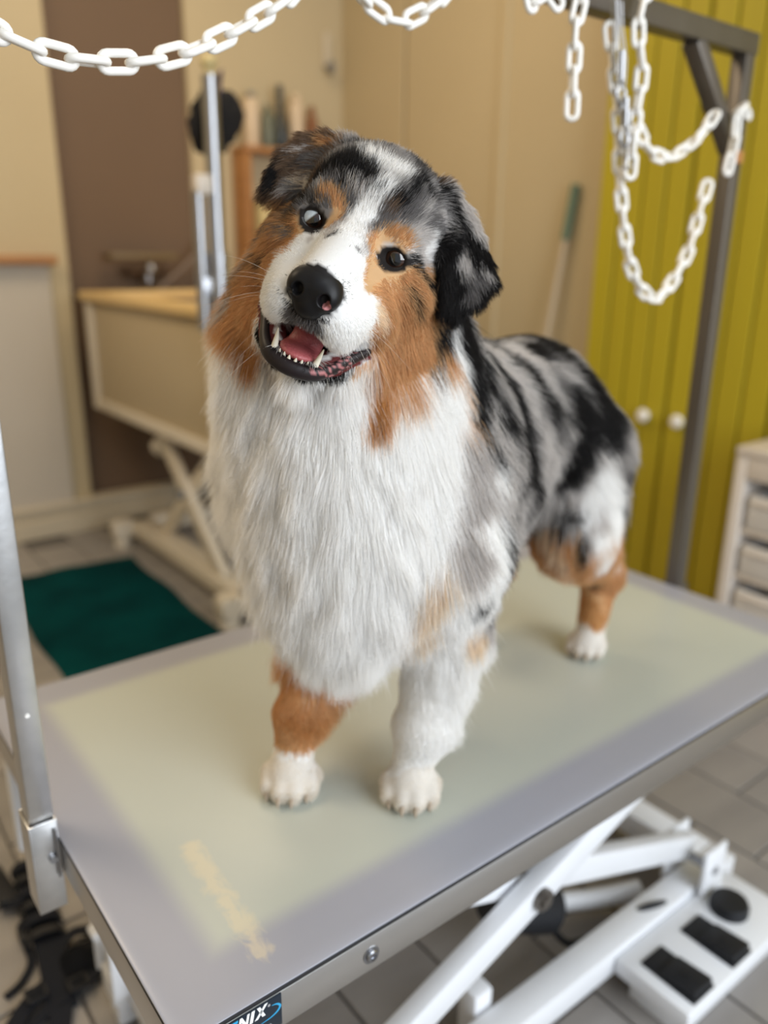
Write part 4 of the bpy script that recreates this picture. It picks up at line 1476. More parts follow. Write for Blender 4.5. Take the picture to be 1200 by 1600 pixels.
# (x, y, z, radius) in millimetres above the table's corner, per colour and in painting order
MARKS = [
    ('L', [(358,111,492,16), (405,141,471,18), (435,147,454,18), (449,140,441,18), (471,138,426,19), (472,131,415,19), (478,127,400,19), (489,127,383,19), (507,131,362,20), (453,112,375,18), (394,82,391,17), (386,76,380,17), (380,73,369,17), (372,68,358,17), (448,112,330,19), (559,178,290,21), (576,171,300,22), (318,248,491,16), (374,250,470,18), (403,261,454,18), (411,274,441,18), (428,288,426,19), (426,294,415,19), (429,301,400,19), (438,307,383,19), (455,312,362,20), (399,300,375,18), (333,295,391,17), (323,296,380,17), (317,296,369,17), (307,295,358,17), (395,298,330,19), (488,318,283,21), (503,344,299,22)]),
    ('G', [(375,85,416,7), (376,83,410,7), (377,80,403,7), (380,79,397,7), (384,78,390,7), (391,78,381,7), (400,82,371,7), (398,80,366,7), (395,79,360,7), (393,78,354,7), (390,76,349,7), (378,70,348,7), (366,65,344,7), (411,92,329,8), (413,92,335,8), (415,93,340,8), (418,94,346,8), (421,95,352,8), (424,97,357,8), (428,99,363,8), (432,101,369,8), (436,104,374,8), (440,107,380,8), (444,110,385,8), (449,113,391,8), (454,117,396,8), (460,121,400,8), (466,125,405,8), (473,129,409,8), (480,133,413,8), (488,139,417,8), (493,137,411,8), (500,137,404,8), (508,137,396,8), (517,138,387,8), (319,282,416,7), (319,285,410,7), (318,288,403,7), (320,290,397,7), (323,293,390,7), (329,296,381,7), (339,298,371,7), (336,298,366,7), (333,298,360,7), (330,298,354,7), (327,298,349,7), (313,297,348,7), (301,295,344,7), (353,295,329,8), (355,296,335,8), (357,297,340,8), (360,297,346,8), (363,298,352,8), (367,298,357,8), (371,298,363,8), (376,298,369,8), (381,298,374,8), (386,298,380,8), (391,297,385,8), (397,297,391,8), (403,297,396,8), (410,297,400,8), (417,297,405,8), (425,297,409,8), (434,296,413,8), (443,296,417,8), (447,300,411,8), (453,304,404,8), (459,308,396,8), (468,312,387,8)]),
    ('K', [(333,101,511,9), (364,124,506,10), (482,215,465,12), (559,265,454,13), (574,263,455,13), (592,259,457,13), (292,241,510,9), (329,241,505,10)]),
    ('K', [(345,104,495,12), (366,115,487,12), (400,136,472,13), (412,131,456,13), (418,127,448,13), (425,125,439,13), (427,119,431,13), (431,116,421,13), (433,112,409,13), (437,109,397,14), (443,109,384,14), (451,111,369,14), (459,114,354,14), (472,119,337,14), (304,247,494,12), (327,250,486,12), (367,251,471,13), (375,263,456,13), (378,269,448,13), (382,275,439,13), (381,280,431,13), (383,285,421,13), (382,290,409,13), (384,294,397,14), (389,297,384,14), (397,300,369,14), (406,302,354,14), (419,304,337,14)]),
    ('K', [(597,253,457,23), (551,208,451,22), (533,270,450,22)]),
    ('K', [(592,225,453,15), (592,211,447,15), (577,278,453,15), (570,290,447,15)]),
    ('K', [(492,158,439,16), (496,148,426,16), (518,145,406,17), (457,282,439,16), (455,293,426,16), (472,307,406,17)]),
    ('G', [(535,144,384,10), (554,149,370,10), (486,317,384,10), (502,328,373,10)]),
    ('K', [(585,166,405,25), (603,159,380,25), (591,155,358,25), (582,157,333,25), (571,160,325,25), (540,325,406,25), (549,346,385,25), (532,351,368,25), (513,353,342,25), (502,344,324,25)]),
    ('K', [(624,159,377,18), (636,153,362,18), (569,355,380,18), (577,365,363,18)]),
    ('K', [(606,199,438,14), (608,190,431,14), (615,185,424,14), (620,179,415,14), (625,173,404,14), (575,307,438,14), (572,316,431,14), (576,324,424,14), (577,332,415,14), (578,340,404,14)]),
    ('K', [(352,103,481,9), (351,100,473,9), (350,97,464,9), (350,94,455,9), (345,90,448,9), (340,87,441,9), (309,252,480,9), (307,255,472,9), (304,258,463,9), (303,261,455,9), (296,262,448,9), (290,264,442,9)]),
    ('L', [(455,154,450,6), (455,150,447,6), (455,147,444,6), (456,145,442,6), (457,143,439,6), (459,141,436,6), (460,139,434,6), (461,137,431,6), (462,135,428,6), (464,134,424,6), (466,132,421,6), (466,130,417,6), (467,129,413,6), (468,127,409,6), (470,126,405,6), (472,125,400,6), (474,124,395,6), (423,266,450,6), (421,269,447,6), (420,272,444,6), (419,274,442,6), (419,276,439,6), (420,279,436,6), (420,281,434,6), (419,283,431,6), (419,285,428,6), (420,288,424,6), (421,290,421,6), (420,292,417,6), (420,294,413,6), (420,296,409,6), (421,297,405,6), (422,299,400,6), (424,301,395,6)]),
    ('L', [(564,188,437,6), (567,187,435,6), (570,185,433,6), (574,184,431,6), (577,182,429,6), (581,181,427,6), (584,179,424,6), (588,177,421,6), (592,175,417,6), (534,294,437,6), (536,297,435,6), (537,300,433,6), (540,303,431,6), (542,306,429,6), (545,309,427,6), (546,313,424,6), (548,316,421,6), (551,321,417,6)]),
    ('L', [(537,162,423,5), (543,162,419,5), (548,162,416,5), (554,162,412,5), (560,162,409,5), (497,302,423,5), (502,305,419,5), (507,308,416,5), (512,311,412,5), (517,314,409,5)]),
    ('L', [(656,195,415,7), (658,192,410,7), (660,189,406,7), (670,191,400,7), (672,187,396,7), (674,184,392,7), (676,181,388,7), (616,336,415,7), (616,340,409,7), (616,342,405,7), (625,344,398,7), (624,346,394,7), (624,348,389,7), (623,350,385,7)]),
    ('L', [(470,180,460,4), (468,183,461,4), (467,186,463,4), (466,189,464,4), (466,194,465,4), (450,251,460,4), (450,248,461,4), (450,245,463,4), (451,242,464,4), (454,238,465,4)]),
    ('L', [(366,98,452,8), (365,95,446,8), (363,92,439,8), (362,89,432,8), (364,86,425,8), (366,84,419,8), (368,82,412,8), (369,79,405,8), (372,77,398,8), (376,75,390,8), (382,75,382,8), (318,265,452,8), (316,267,445,8), (313,269,439,8), (310,272,432,8), (310,275,425,8), (311,278,419,8), (311,281,412,8), (311,284,405,8), (312,288,398,8), (314,291,390,8), (320,294,382,8)]),
    ('L', [(501,130,343,10), (521,142,327,10), (558,170,301,11), (568,182,287,11), (450,310,343,10), (471,314,326,10), (490,324,297,11), (491,322,281,11)]),
    ('G', [(366,65,344,9), (368,63,334,9), (374,63,322,9), (301,295,344,9), (301,298,334,9), (306,301,322,9)]),
    ('K', [(370,57,311,8), (358,54,322,8), (300,304,311,8), (288,300,322,8)]),
    ('L', [(346,64,364,8), (362,65,357,8), (422,100,327,9), (449,114,316,9), (282,288,365,8), (297,293,357,8), (367,294,327,9), (397,297,316,9)]),
    ('W', [(630,146,322,19), (641,145,303,19), (656,144,282,19), (663,144,259,19), (669,143,238,20), (639,141,225,19), (661,144,194,20), (568,376,321,19), (577,374,303,19), (587,371,283,19), (591,367,262,19), (593,363,243,20), (571,369,225,19), (590,366,192,20)]),
    ('W', [(623,150,300,15), (624,151,283,15), (623,153,266,15), (563,374,299,15), (566,373,282,15), (566,371,264,15)]),
    ('K', [(605,166,269,13), (555,371,266,13)]),
    ('K', [(619,153,231,7), (618,153,225,7), (618,152,219,7), (619,152,212,7), (620,152,204,7), (566,370,231,7), (565,370,225,7), (564,370,220,7), (564,371,213,7), (564,371,203,7)]),
    ('T', [(599,187,230,16), (604,177,208,16), (578,269,211,16), (573,369,211,16)]),
    ('T', [(636,188,166,14), (747,246,104,16), (744,242,89,16), (581,324,142,14), (687,344,111,16), (684,346,103,16)]),
    ('D', [(737,220,80,13), (737,215,72,13), (739,210,62,13), (742,205,51,13), (734,217,64,13), (677,353,90,13), (673,354,79,13), (670,356,70,13), (666,356,59,13), (671,352,70,13)]),
    ('K', [(720,202,125,11), (677,368,127,11)]),
    ('W', [(218,95,448,39), (192,117,428,40), (215,93,426,39), (244,79,420,40), (215,89,402,40), (177,140,384,41), (196,103,387,40), (224,81,384,40), (258,70,377,41), (229,78,366,40), (205,94,352,40), (242,70,331,41), (206,92,327,41), (182,135,311,42), (215,90,283,42), (190,111,358,41), (178,146,416,41), (279,74,417,41)]),
    ('W', [(171,179,449,28), (178,206,422,29), (185,221,397,30), (188,235,364,31), (189,230,341,31), (185,203,323,30), (186,190,294,30), (191,186,266,30), (197,170,244,30), (277,232,179,35), (214,116,237,29), (239,101,230,29), (275,102,219,30), (259,75,267,29), (256,68,302,28), (259,66,329,28), (265,66,352,27), (271,68,375,27), (277,70,396,27), (286,73,416,27), (295,78,435,28), (304,83,453,28), (306,72,401,28), (297,67,376,28), (290,64,348,28), (274,64,330,28), (254,73,280,28), (249,87,245,29), (302,208,159,35), (268,219,158,34)]),
    ('L', [(320,64,362,14), (319,61,351,14), (318,58,338,14), (317,54,327,14), (317,50,314,14), (326,63,360,14), (328,66,372,14), (330,68,383,14), (332,71,393,14), (334,74,404,14), (336,77,414,14)]),
    ('W', [(301,60,255,25), (305,99,214,26), (321,107,180,27), (321,105,142,27), (334,91,146,27), (324,98,123,27), (314,105,99,28), (330,94,164,27), (330,81,205,26)]),
    ('C', [(292,56,307,9), (289,57,300,9), (286,58,290,9), (285,60,280,9), (284,63,269,9), (286,69,255,9), (290,80,238,9), (295,98,220,9)]),
    ('K', [(333,45,267,11), (375,72,233,11)]),
    ('G', [(300,83,228,3)]),
    ('G', [(326,63,233,4)]),
    ('C', [(348,71,212,11), (362,72,211,11)]),
    ('T', [(257,236,147,24), (246,218,130,23)]),
    ('D', [(230,204,104,23), (236,191,93,23)]),
    ('T', [(233,222,112,21), (241,206,116,20), (254,201,120,20)]),
    ('G', [(231,145,626,12), (228,149,618,12), (222,155,609,12), (198,129,595,12), (198,112,593,12), (203,105,591,12), (208,96,591,12), (213,89,590,12), (219,83,589,12), (225,77,588,12), (232,72,588,12), (240,68,588,12), (249,64,589,12), (261,63,589,12), (278,68,594,12), (279,67,584,12), (285,71,575,12), (293,79,566,12)]),
    ('W', [(243,110,632,8), (240,98,627,8), (241,90,624,8), (244,84,620,8), (247,80,618,8), (255,75,614,8)]),
    ('W', [(236,73,602,8), (231,74,595,8), (227,76,588,8), (222,76,584,8), (217,75,580,8), (200,64,571,8)]),
    ('W', [(180,54,564,11), (165,54,559,11), (170,41,556,11), (185,42,554,11)]),
    ('W', [(199,49,541,11), (194,42,527,11), (175,31,516,11), (172,37,503,11), (191,37,504,11)]),
    ('W', [(165,86,553,8), (152,71,547,8), (143,63,540,8), (141,62,535,8), (138,66,528,8), (140,66,521,8), (168,112,507,9)]),
    ('W', [(155,43,516,11), (162,36,520,11), (158,36,527,11), (154,36,534,10), (152,37,539,10), (151,41,546,10), (159,32,543,10)]),
    ('L', [(220,86,601,4), (221,83,598,4), (223,81,596,4), (224,79,593,4), (225,77,590,4), (220,87,603,4), (219,89,605,4), (219,92,608,4)]),
    ('K', [(210,124,605,5), (208,116,607,5), (211,115,609,5), (213,114,612,5), (216,114,615,5), (216,109,614,5), (217,104,614,5), (219,100,614,5), (221,94,612,5), (223,89,611,5), (225,85,608,5), (226,83,607,5), (228,80,605,5)]),
    ('K', [(233,74,599,3)]),
    ('G', [(216,89,596,4), (217,87,593,4), (217,86,591,4), (217,84,589,4)]),
    ('K', [(216,86,589,2)]),
    ('B', [(234,135,629,4), (235,133,629,4), (238,130,632,4), (241,128,633,4)]),
    ('K', [(247,127,637,3), (249,126,637,3), (252,125,638,3), (259,127,639,3), (260,126,639,3), (261,124,639,3), (257,116,637,3), (259,114,637,3), (260,113,637,3), (262,111,636,3), (264,110,636,3), (266,108,636,3), (269,107,635,3)]),
    ('K', [(283,96,628,6), (286,93,624,6), (290,91,621,6), (293,89,618,6), (298,88,614,6), (298,82,608,6), (300,81,605,6)]),
    ('K', [(246,66,593,7), (259,67,601,7), (273,72,607,8)]),
    ('B', [(240,68,588,5)]),
    ('G', [(285,72,598,6), (290,73,592,6), (295,75,587,7)]),
    ('L', [(266,63,586,4), (275,66,589,4), (287,71,591,4), (291,73,588,4), (295,75,586,5), (301,78,583,5), (302,78,580,5)]),
    ('K', [(275,68,597,4), (284,72,599,4), (292,77,601,4)]),
    ('K', [(311,77,602,6), (312,76,596,6), (313,75,591,6)]),
    ('W', [(280,70,570,7), (283,75,564,7), (287,79,559,7), (302,87,560,7), (305,91,556,7), (307,95,547,7)]),
    ('L', [(261,60,576,3), (265,61,575,3), (269,63,574,3), (275,67,572,3), (280,70,570,3), (287,75,569,3), (292,78,567,3), (299,81,566,3), (298,81,564,3), (301,78,564,3)]),
    ('K', [(302,74,559,3), (302,74,562,3), (302,75,564,3), (302,77,565,3), (301,77,566,3), (301,78,567,3), (302,78,569,3), (303,79,572,3)]),
    ('K', [(201,170,613,7), (203,172,620,7), (208,171,625,7), (212,171,630,7)]),
    ('B', [(215,167,628,5), (220,164,630,5), (225,161,633,5)]),
    ('L', [(222,165,637,3), (225,163,637,3), (227,162,638,3), (229,161,639,3), (232,160,640,3)]),
    ('T', [(242,150,644,5), (243,145,641,5), (243,140,641,5)]),
    ('K', [(227,156,630,2), (225,157,628,2), (224,157,627,2), (223,158,626,2), (221,159,625,2), (219,160,624,2), (217,161,623,2), (215,163,622,2)]),
    ('B', [(217,160,619,4), (221,157,620,4), (224,154,621,4), (226,152,623,4)]),
    ('C', [(225,153,618,3), (224,154,615,3), (222,155,612,3), (220,156,610,3)]),
    ('L', [(214,159,610,3), (212,160,609,3), (209,162,609,3)]),
    ('B', [(232,143,626,4)]),
    ('K', [(200,120,598,4), (197,122,596,4), (198,130,594,4), (195,131,591,4)]),
    ('B', [(201,144,590,5), (192,127,586,5), (194,118,583,5)]),
    ('K', [(223,144,609,4), (214,126,608,4), (210,115,609,4), (210,111,610,4)]),
    ('T', [(205,104,600,5), (207,101,601,5), (209,98,601,5), (210,94,596,5), (212,92,592,5), (210,91,587,5), (208,91,584,5), (205,91,581,5), (202,91,578,5)]),
    ('K', [(204,111,588,7), (205,112,577,7), (206,116,583,7)]),
    ('K', [(196,113,577,3)]),
    ('T', [(192,121,578,7), (190,125,572,7)]),
    ('L', [(189,98,568,3)]),
    ('W', [(181,96,560,4)]),
    ('B', [(195,158,579,9), (193,159,575,9), (191,161,569,9)]),
    ('T', [(189,158,567,10), (189,173,554,10), (183,152,539,10)]),
    ('T', [(182,154,529,10), (179,156,519,10), (176,155,510,10)]),
    ('D', [(176,159,499,8), (175,158,489,8)]),
    ('B', [(188,174,552,7), (191,183,548,7), (189,184,541,7)]),
    ('L', [(185,187,529,7), (183,189,523,7), (184,202,516,8)]),
    ('W', [(180,206,502,8), (177,206,493,8), (176,205,484,8)]),
    ('G', [(150,61,514,4), (196,129,519,4), (201,132,514,4), (205,132,514,4), (209,130,518,4), (158,49,509,4), (160,48,508,4), (162,46,506,4)]),
    ('T', [(222,64,561,6), (228,67,565,6), (232,68,569,6), (237,67,570,6), (242,64,572,6), (246,61,569,6), (250,60,566,6)]),
    ('T', [(217,61,551,5), (216,61,548,5), (216,61,545,5), (214,60,542,5), (215,60,539,5), (214,57,535,5), (212,54,532,5)]),
    ('K', [(241,71,550,5), (249,72,551,5), (253,64,553,5)]),
    ('K', [(238,63,546,2), (241,65,546,2), (245,65,546,2), (246,65,546,2)]),
    ('C', [(240,62,537,2)]),
    ('T', [(253,62,543,5), (254,63,540,5), (255,64,537,5)]),
    ('K', [(257,59,555,4), (260,58,552,4), (265,60,547,4), (270,64,546,4), (272,66,546,4), (274,68,544,4), (282,71,540,5), (295,82,539,5), (301,88,535,5)]),
    ('T', [(233,57,523,11), (232,58,508,11), (253,75,510,11), (263,72,513,12)]),
    ('C', [(219,49,520,6), (221,50,514,7), (226,54,509,7), (246,76,502,7)]),
    ('T', [(283,77,511,11), (288,83,500,11), (266,78,499,10)]),
    ('K', [(259,65,533,3), (261,65,530,3), (263,66,527,3), (266,67,524,3), (270,68,522,3), (273,70,520,3)]),
    ('T', [(249,81,497,10), (257,83,486,10)]),
    ('T', [(217,76,473,4), (221,76,478,4), (225,77,480,4), (230,77,481,4)]),
    ('D', [(248,86,471,9), (246,86,464,9), (245,85,457,9), (242,84,445,9)]),
    ('T', [(270,84,478,8), (275,83,483,8), (282,84,487,8)]),
    ('B', [(292,86,477,5)]),
    ('K', [(305,90,496,4), (305,90,500,4), (305,90,503,4), (305,90,506,4)]),
    ('G', [(301,88,483,5)]),
    ('W', [(322,97,511,6), (322,97,507,6), (322,96,503,6), (322,95,498,6), (323,95,493,6), (325,94,488,6), (326,93,482,6), (327,92,477,6)]),
    ('G', [(202,54,561,2)]),
    ('W', [(197,113,479,8), (203,104,470,8), (208,102,472,8), (212,98,470,8), (218,94,466,8), (188,122,466,8), (186,129,469,8), (184,135,469,8)]),
    ('K', [(305,66,542,12), (304,69,552,12), (306,64,526,12)]),
    ('K', [(308,72,563,7), (307,70,557,7), (307,68,552,7), (306,67,547,7), (305,67,543,7), (306,66,536,7), (306,65,529,7), (306,64,523,7), (305,62,517,7), (309,67,542,7), (310,68,547,7), (311,68,552,7), (312,69,558,7), (313,70,564,7), (312,72,571,7), (312,73,577,7)]),
    ('K', [(324,66,567,5), (326,64,564,5), (327,62,561,5), (329,60,557,5)]),
    ('G', [(321,62,545,7), (330,56,543,7)]),
    ('L', [(318,68,560,4), (318,67,557,4), (318,66,554,4), (318,65,551,4)]),
    ('L', [(336,52,544,3), (334,54,547,3), (332,56,549,3)]),
    ('G', [(319,58,528,5)]),
    ('T', [(218,62,541,5), (218,59,536,5), (217,56,532,5), (219,54,529,5), (223,53,526,5)]),
    ('T', [(214,60,546,3), (215,60,549,3), (216,60,553,3)]),
    ('B', [(186,141,559,4), (186,144,556,4), (185,146,555,4), (185,149,554,4), (187,161,558,4), (191,172,560,4), (191,172,558,4), (189,173,555,4), (189,173,553,4), (188,173,551,4), (192,182,551,4)]),
    ('G', [(191,125,574,3), (190,128,576,3), (190,133,577,3), (190,141,580,3), (193,149,582,3), (192,149,580,3), (191,150,579,3), (195,158,580,3), (194,158,577,3), (194,159,576,3)]),
    ('L', [(190,162,567,3), (189,162,565,3), (192,171,562,3), (191,171,561,3), (191,172,558,3), (190,172,556,3), (189,173,554,3), (188,173,551,3), (188,174,550,3), (192,182,550,3), (191,183,548,3), (190,183,546,3)]),
    ('K', [(303,81,607,3), (305,80,607,3), (308,79,606,3), (310,78,605,3), (312,78,602,3), (314,77,600,3), (315,77,598,3), (317,76,596,3), (316,76,594,3), (316,76,592,3), (316,75,590,3), (317,75,588,3), (317,74,585,3)]),
    ('G', [(241,101,629,4), (240,105,630,4), (240,109,631,4), (241,114,632,4), (241,120,633,4)]),
    ('G', [(209,106,607,4), (211,102,607,4), (213,99,607,4)]),
    ('B', [(308,84,613,4), (306,85,613,4), (303,86,613,4)]),
    ('K', [(292,77,569,4), (299,81,567,4), (301,77,565,4), (301,78,563,4), (301,76,562,4)]),
    ('L', [(301,87,558,4), (302,87,560,4), (301,85,561,4), (296,83,562,4), (291,80,562,4)]),
    ('W', [(225,76,587,8), (217,77,581,8), (204,71,575,8), (188,59,567,8), (195,54,564,8)]),
    ('W', [(215,68,573,6), (207,61,567,6), (200,54,562,6), (193,48,557,6)]),
    ('G', [(202,54,561,2)]),
    ('G', [(321,63,549,7), (328,57,542,7)]),
    ('L', [(318,68,562,5), (319,67,558,5), (319,66,554,5), (318,65,551,5)]),
    ('L', [(336,52,544,3), (335,54,546,3), (333,55,548,3), (332,56,549,3), (330,57,551,3)]),
    ('G', [(321,58,533,5)]),
    ('T', [(219,62,547,4), (218,62,544,4), (217,62,542,4), (216,60,539,4), (217,59,537,4), (219,58,535,4), (220,57,532,4)]),
    ('C', [(597,196,236,10), (599,189,230,10), (601,183,222,10), (602,179,214,10), (605,175,205,10), (610,174,193,10), (625,180,174,10), (579,266,217,10), (580,269,211,10), (579,366,223,10), (574,368,218,10), (569,370,204,10), (557,362,174,10), (567,345,152,10)])]


def hash_noise(p, s):
    """Cheap smooth noise on points, -1..1."""
    q = p * s
    a = np.sin(q[:, 0] * 1.7 + 2.3 * np.sin(q[:, 1] * 1.1 + 0.5) + 1.3)
    b = np.sin(q[:, 1] * 1.9 + 2.1 * np.sin(q[:, 2] * 1.3 + 1.7) + 0.4)
    c = np.sin(q[:, 2] * 1.6 + 2.2 * np.sin(q[:, 0] * 1.2 + 2.9) + 2.1)
    return (a + b + c) / 3


def to_head(p):
    """World points to head frame centimetres."""
    return (p - np.array(HE)) @ np.array(HROT) * 100


def to_body(p):
    d = p - np.array((0.271, 0.162, 0.5))
    return np.stack([d[:, 0] * 0.962 + d[:, 1] * 0.274, d[:, 0] * 0.274 - d[:, 1] * 0.962, d[:, 2]], 1)


def seg_dist(h, a, b, r1, r2):
    a, b = np.array(a), np.array(b)
    v = b - a
    t = np.clip(((h - a) @ v) / (v @ v), 0, 1)
    return np.linalg.norm(h - a - t[:, None] * v, axis=1) - (r1 + (r2 - r1) * t)


def lip_dist(h):
    out = np.full(len(h), 9.0)
    for s in (-1, 1):
        for a, c in (((0, -9.75, 5.6), (s * 1.75, -9.55, 5.1)), ((s * 1.75, -9.55, 5.1), (s * 2.7, -9.05, 4.0)), ((s * 2.7, -9.05, 4.0), (s * 4.6, -7.1, 0.9))):
            out = np.minimum(out, seg_dist(h, a, c, 0.0, 0.0))
    return out


def coat_colour(p):
    n = len(p)
    b = to_body(p)
    h = to_head(p)
    col = np.tile(np.array(PAL['L']), (n, 1))
    # merle: black islands and grey clouds over the back and skull
    m = hash_noise(p, 38) + 0.5 * hash_noise(p, 90)
    w = np.clip((m - 0.15) / 0.25, 0, 1)[:, None]
    col = col * (1 - w) + np.array(PAL['K']) * w
    g = np.clip((hash_noise(p + 3.1, 30) - 0.2) / 0.3, 0, 1)[:, None] * 0.6
    col = col * (1 - g) + np.array(PAL['G']) * g
    # the plain grounds the patches sit on
    def zone(mask, key):
        col[mask] = PAL[key]
    x, y, z = h[:, 0], h[:, 1], h[:, 2]
    s_, t_, u_ = b[:, 0], b[:, 1], b[:, 2]
    nz = hash_noise(p, 60) * 0.012
    low = y < -10.5
    hd = (y > -13) & (z > -12) & (u_ > 0.40)
    zone((s_ + nz < 0.055) & ~(hd & ~low), 'W')
    zone((u_ + nz < 0.20) & (s_ < 0.16), 'W')
    zone((u_ + nz < 0.175) & (u_ > 0.052) & (s_ < 0.13) & (t_ < -0.02), 'T')
    zone((u_ + nz < 0.235) & (s_ > 0.24), 'T')
    zone((u_ + nz < 0.30) & (u_ > 0.15) & (s_ > 0.445), 'W')
    zone((u_ < 0.050) & (s_ > 0.24), 'Q')
    zone((u_ + nz < 0.040) & (s_ < 0.2), 'Q')
    zone(hd & (x < -4.6) & (y > -1.0), 'B')
    zone(hd & (np.abs(x) > 3.6) & (np.abs(x) < 7.6) & (y < 0.2) & (z > -7.5) & ~low, 'T')
    zone(hd & (x > 7.2) & (y < 4.0), 'K')
    zone(hd & (np.abs(x) > 5.5) & (y < -4.5) & (z > -7.5) & ~low, 'T')
    zone(hd & (y < -0.4) & (z > 0.8) & (np.abs(x) < 4.4), 'W')
    zone(hd & ((x > 2.0) | (x < -3.9)) & (y < -0.4) & (y > -2.8) & (z < 3.0) & (z > -2), 'T')
    wob = 1 + 0.22 * hash_noise(p, 210) + 0.14 * hash_noise(p, 520)
    for key, pts in MARKS:
        c = np.array(PAL[key])
        for (mx, my, mz, r) in pts:
            mx, my, mz, r = mx / 1000, my / 1000, mz / 1000 + 0.5, r / 1000
            near = np.abs(p[:, 0] - mx) < r * 1.7
            i = np.nonzero(near)[0]
            d = np.sqrt((p[i, 0] - mx) ** 2 + (p[i, 1] - my) ** 2 + (p[i, 2] - mz) ** 2) / r * wob[i]
            k = np.clip((1.22 - d) / 0.42, 0, 1)
            k = (k * k * (3 - 2 * k))[:, None]
            col[i] = col[i] * (1 - k) + c * k
    lip = lip_dist(h)
    zone(hd & (lip + nz * 22 < 1.0) & (y < -8.6), 'K')
    zone(hd & ((x / 1.4) ** 2 + ((y + 5.5) / 0.8) ** 2 < 1 + nz * 20) & (z > 5.2), 'G')
    zone((x / 2.0) ** 2 + ((y + 3.4) / 1.8) ** 2 + 99 * (z < 6.2) < 1, 'K')
    return col


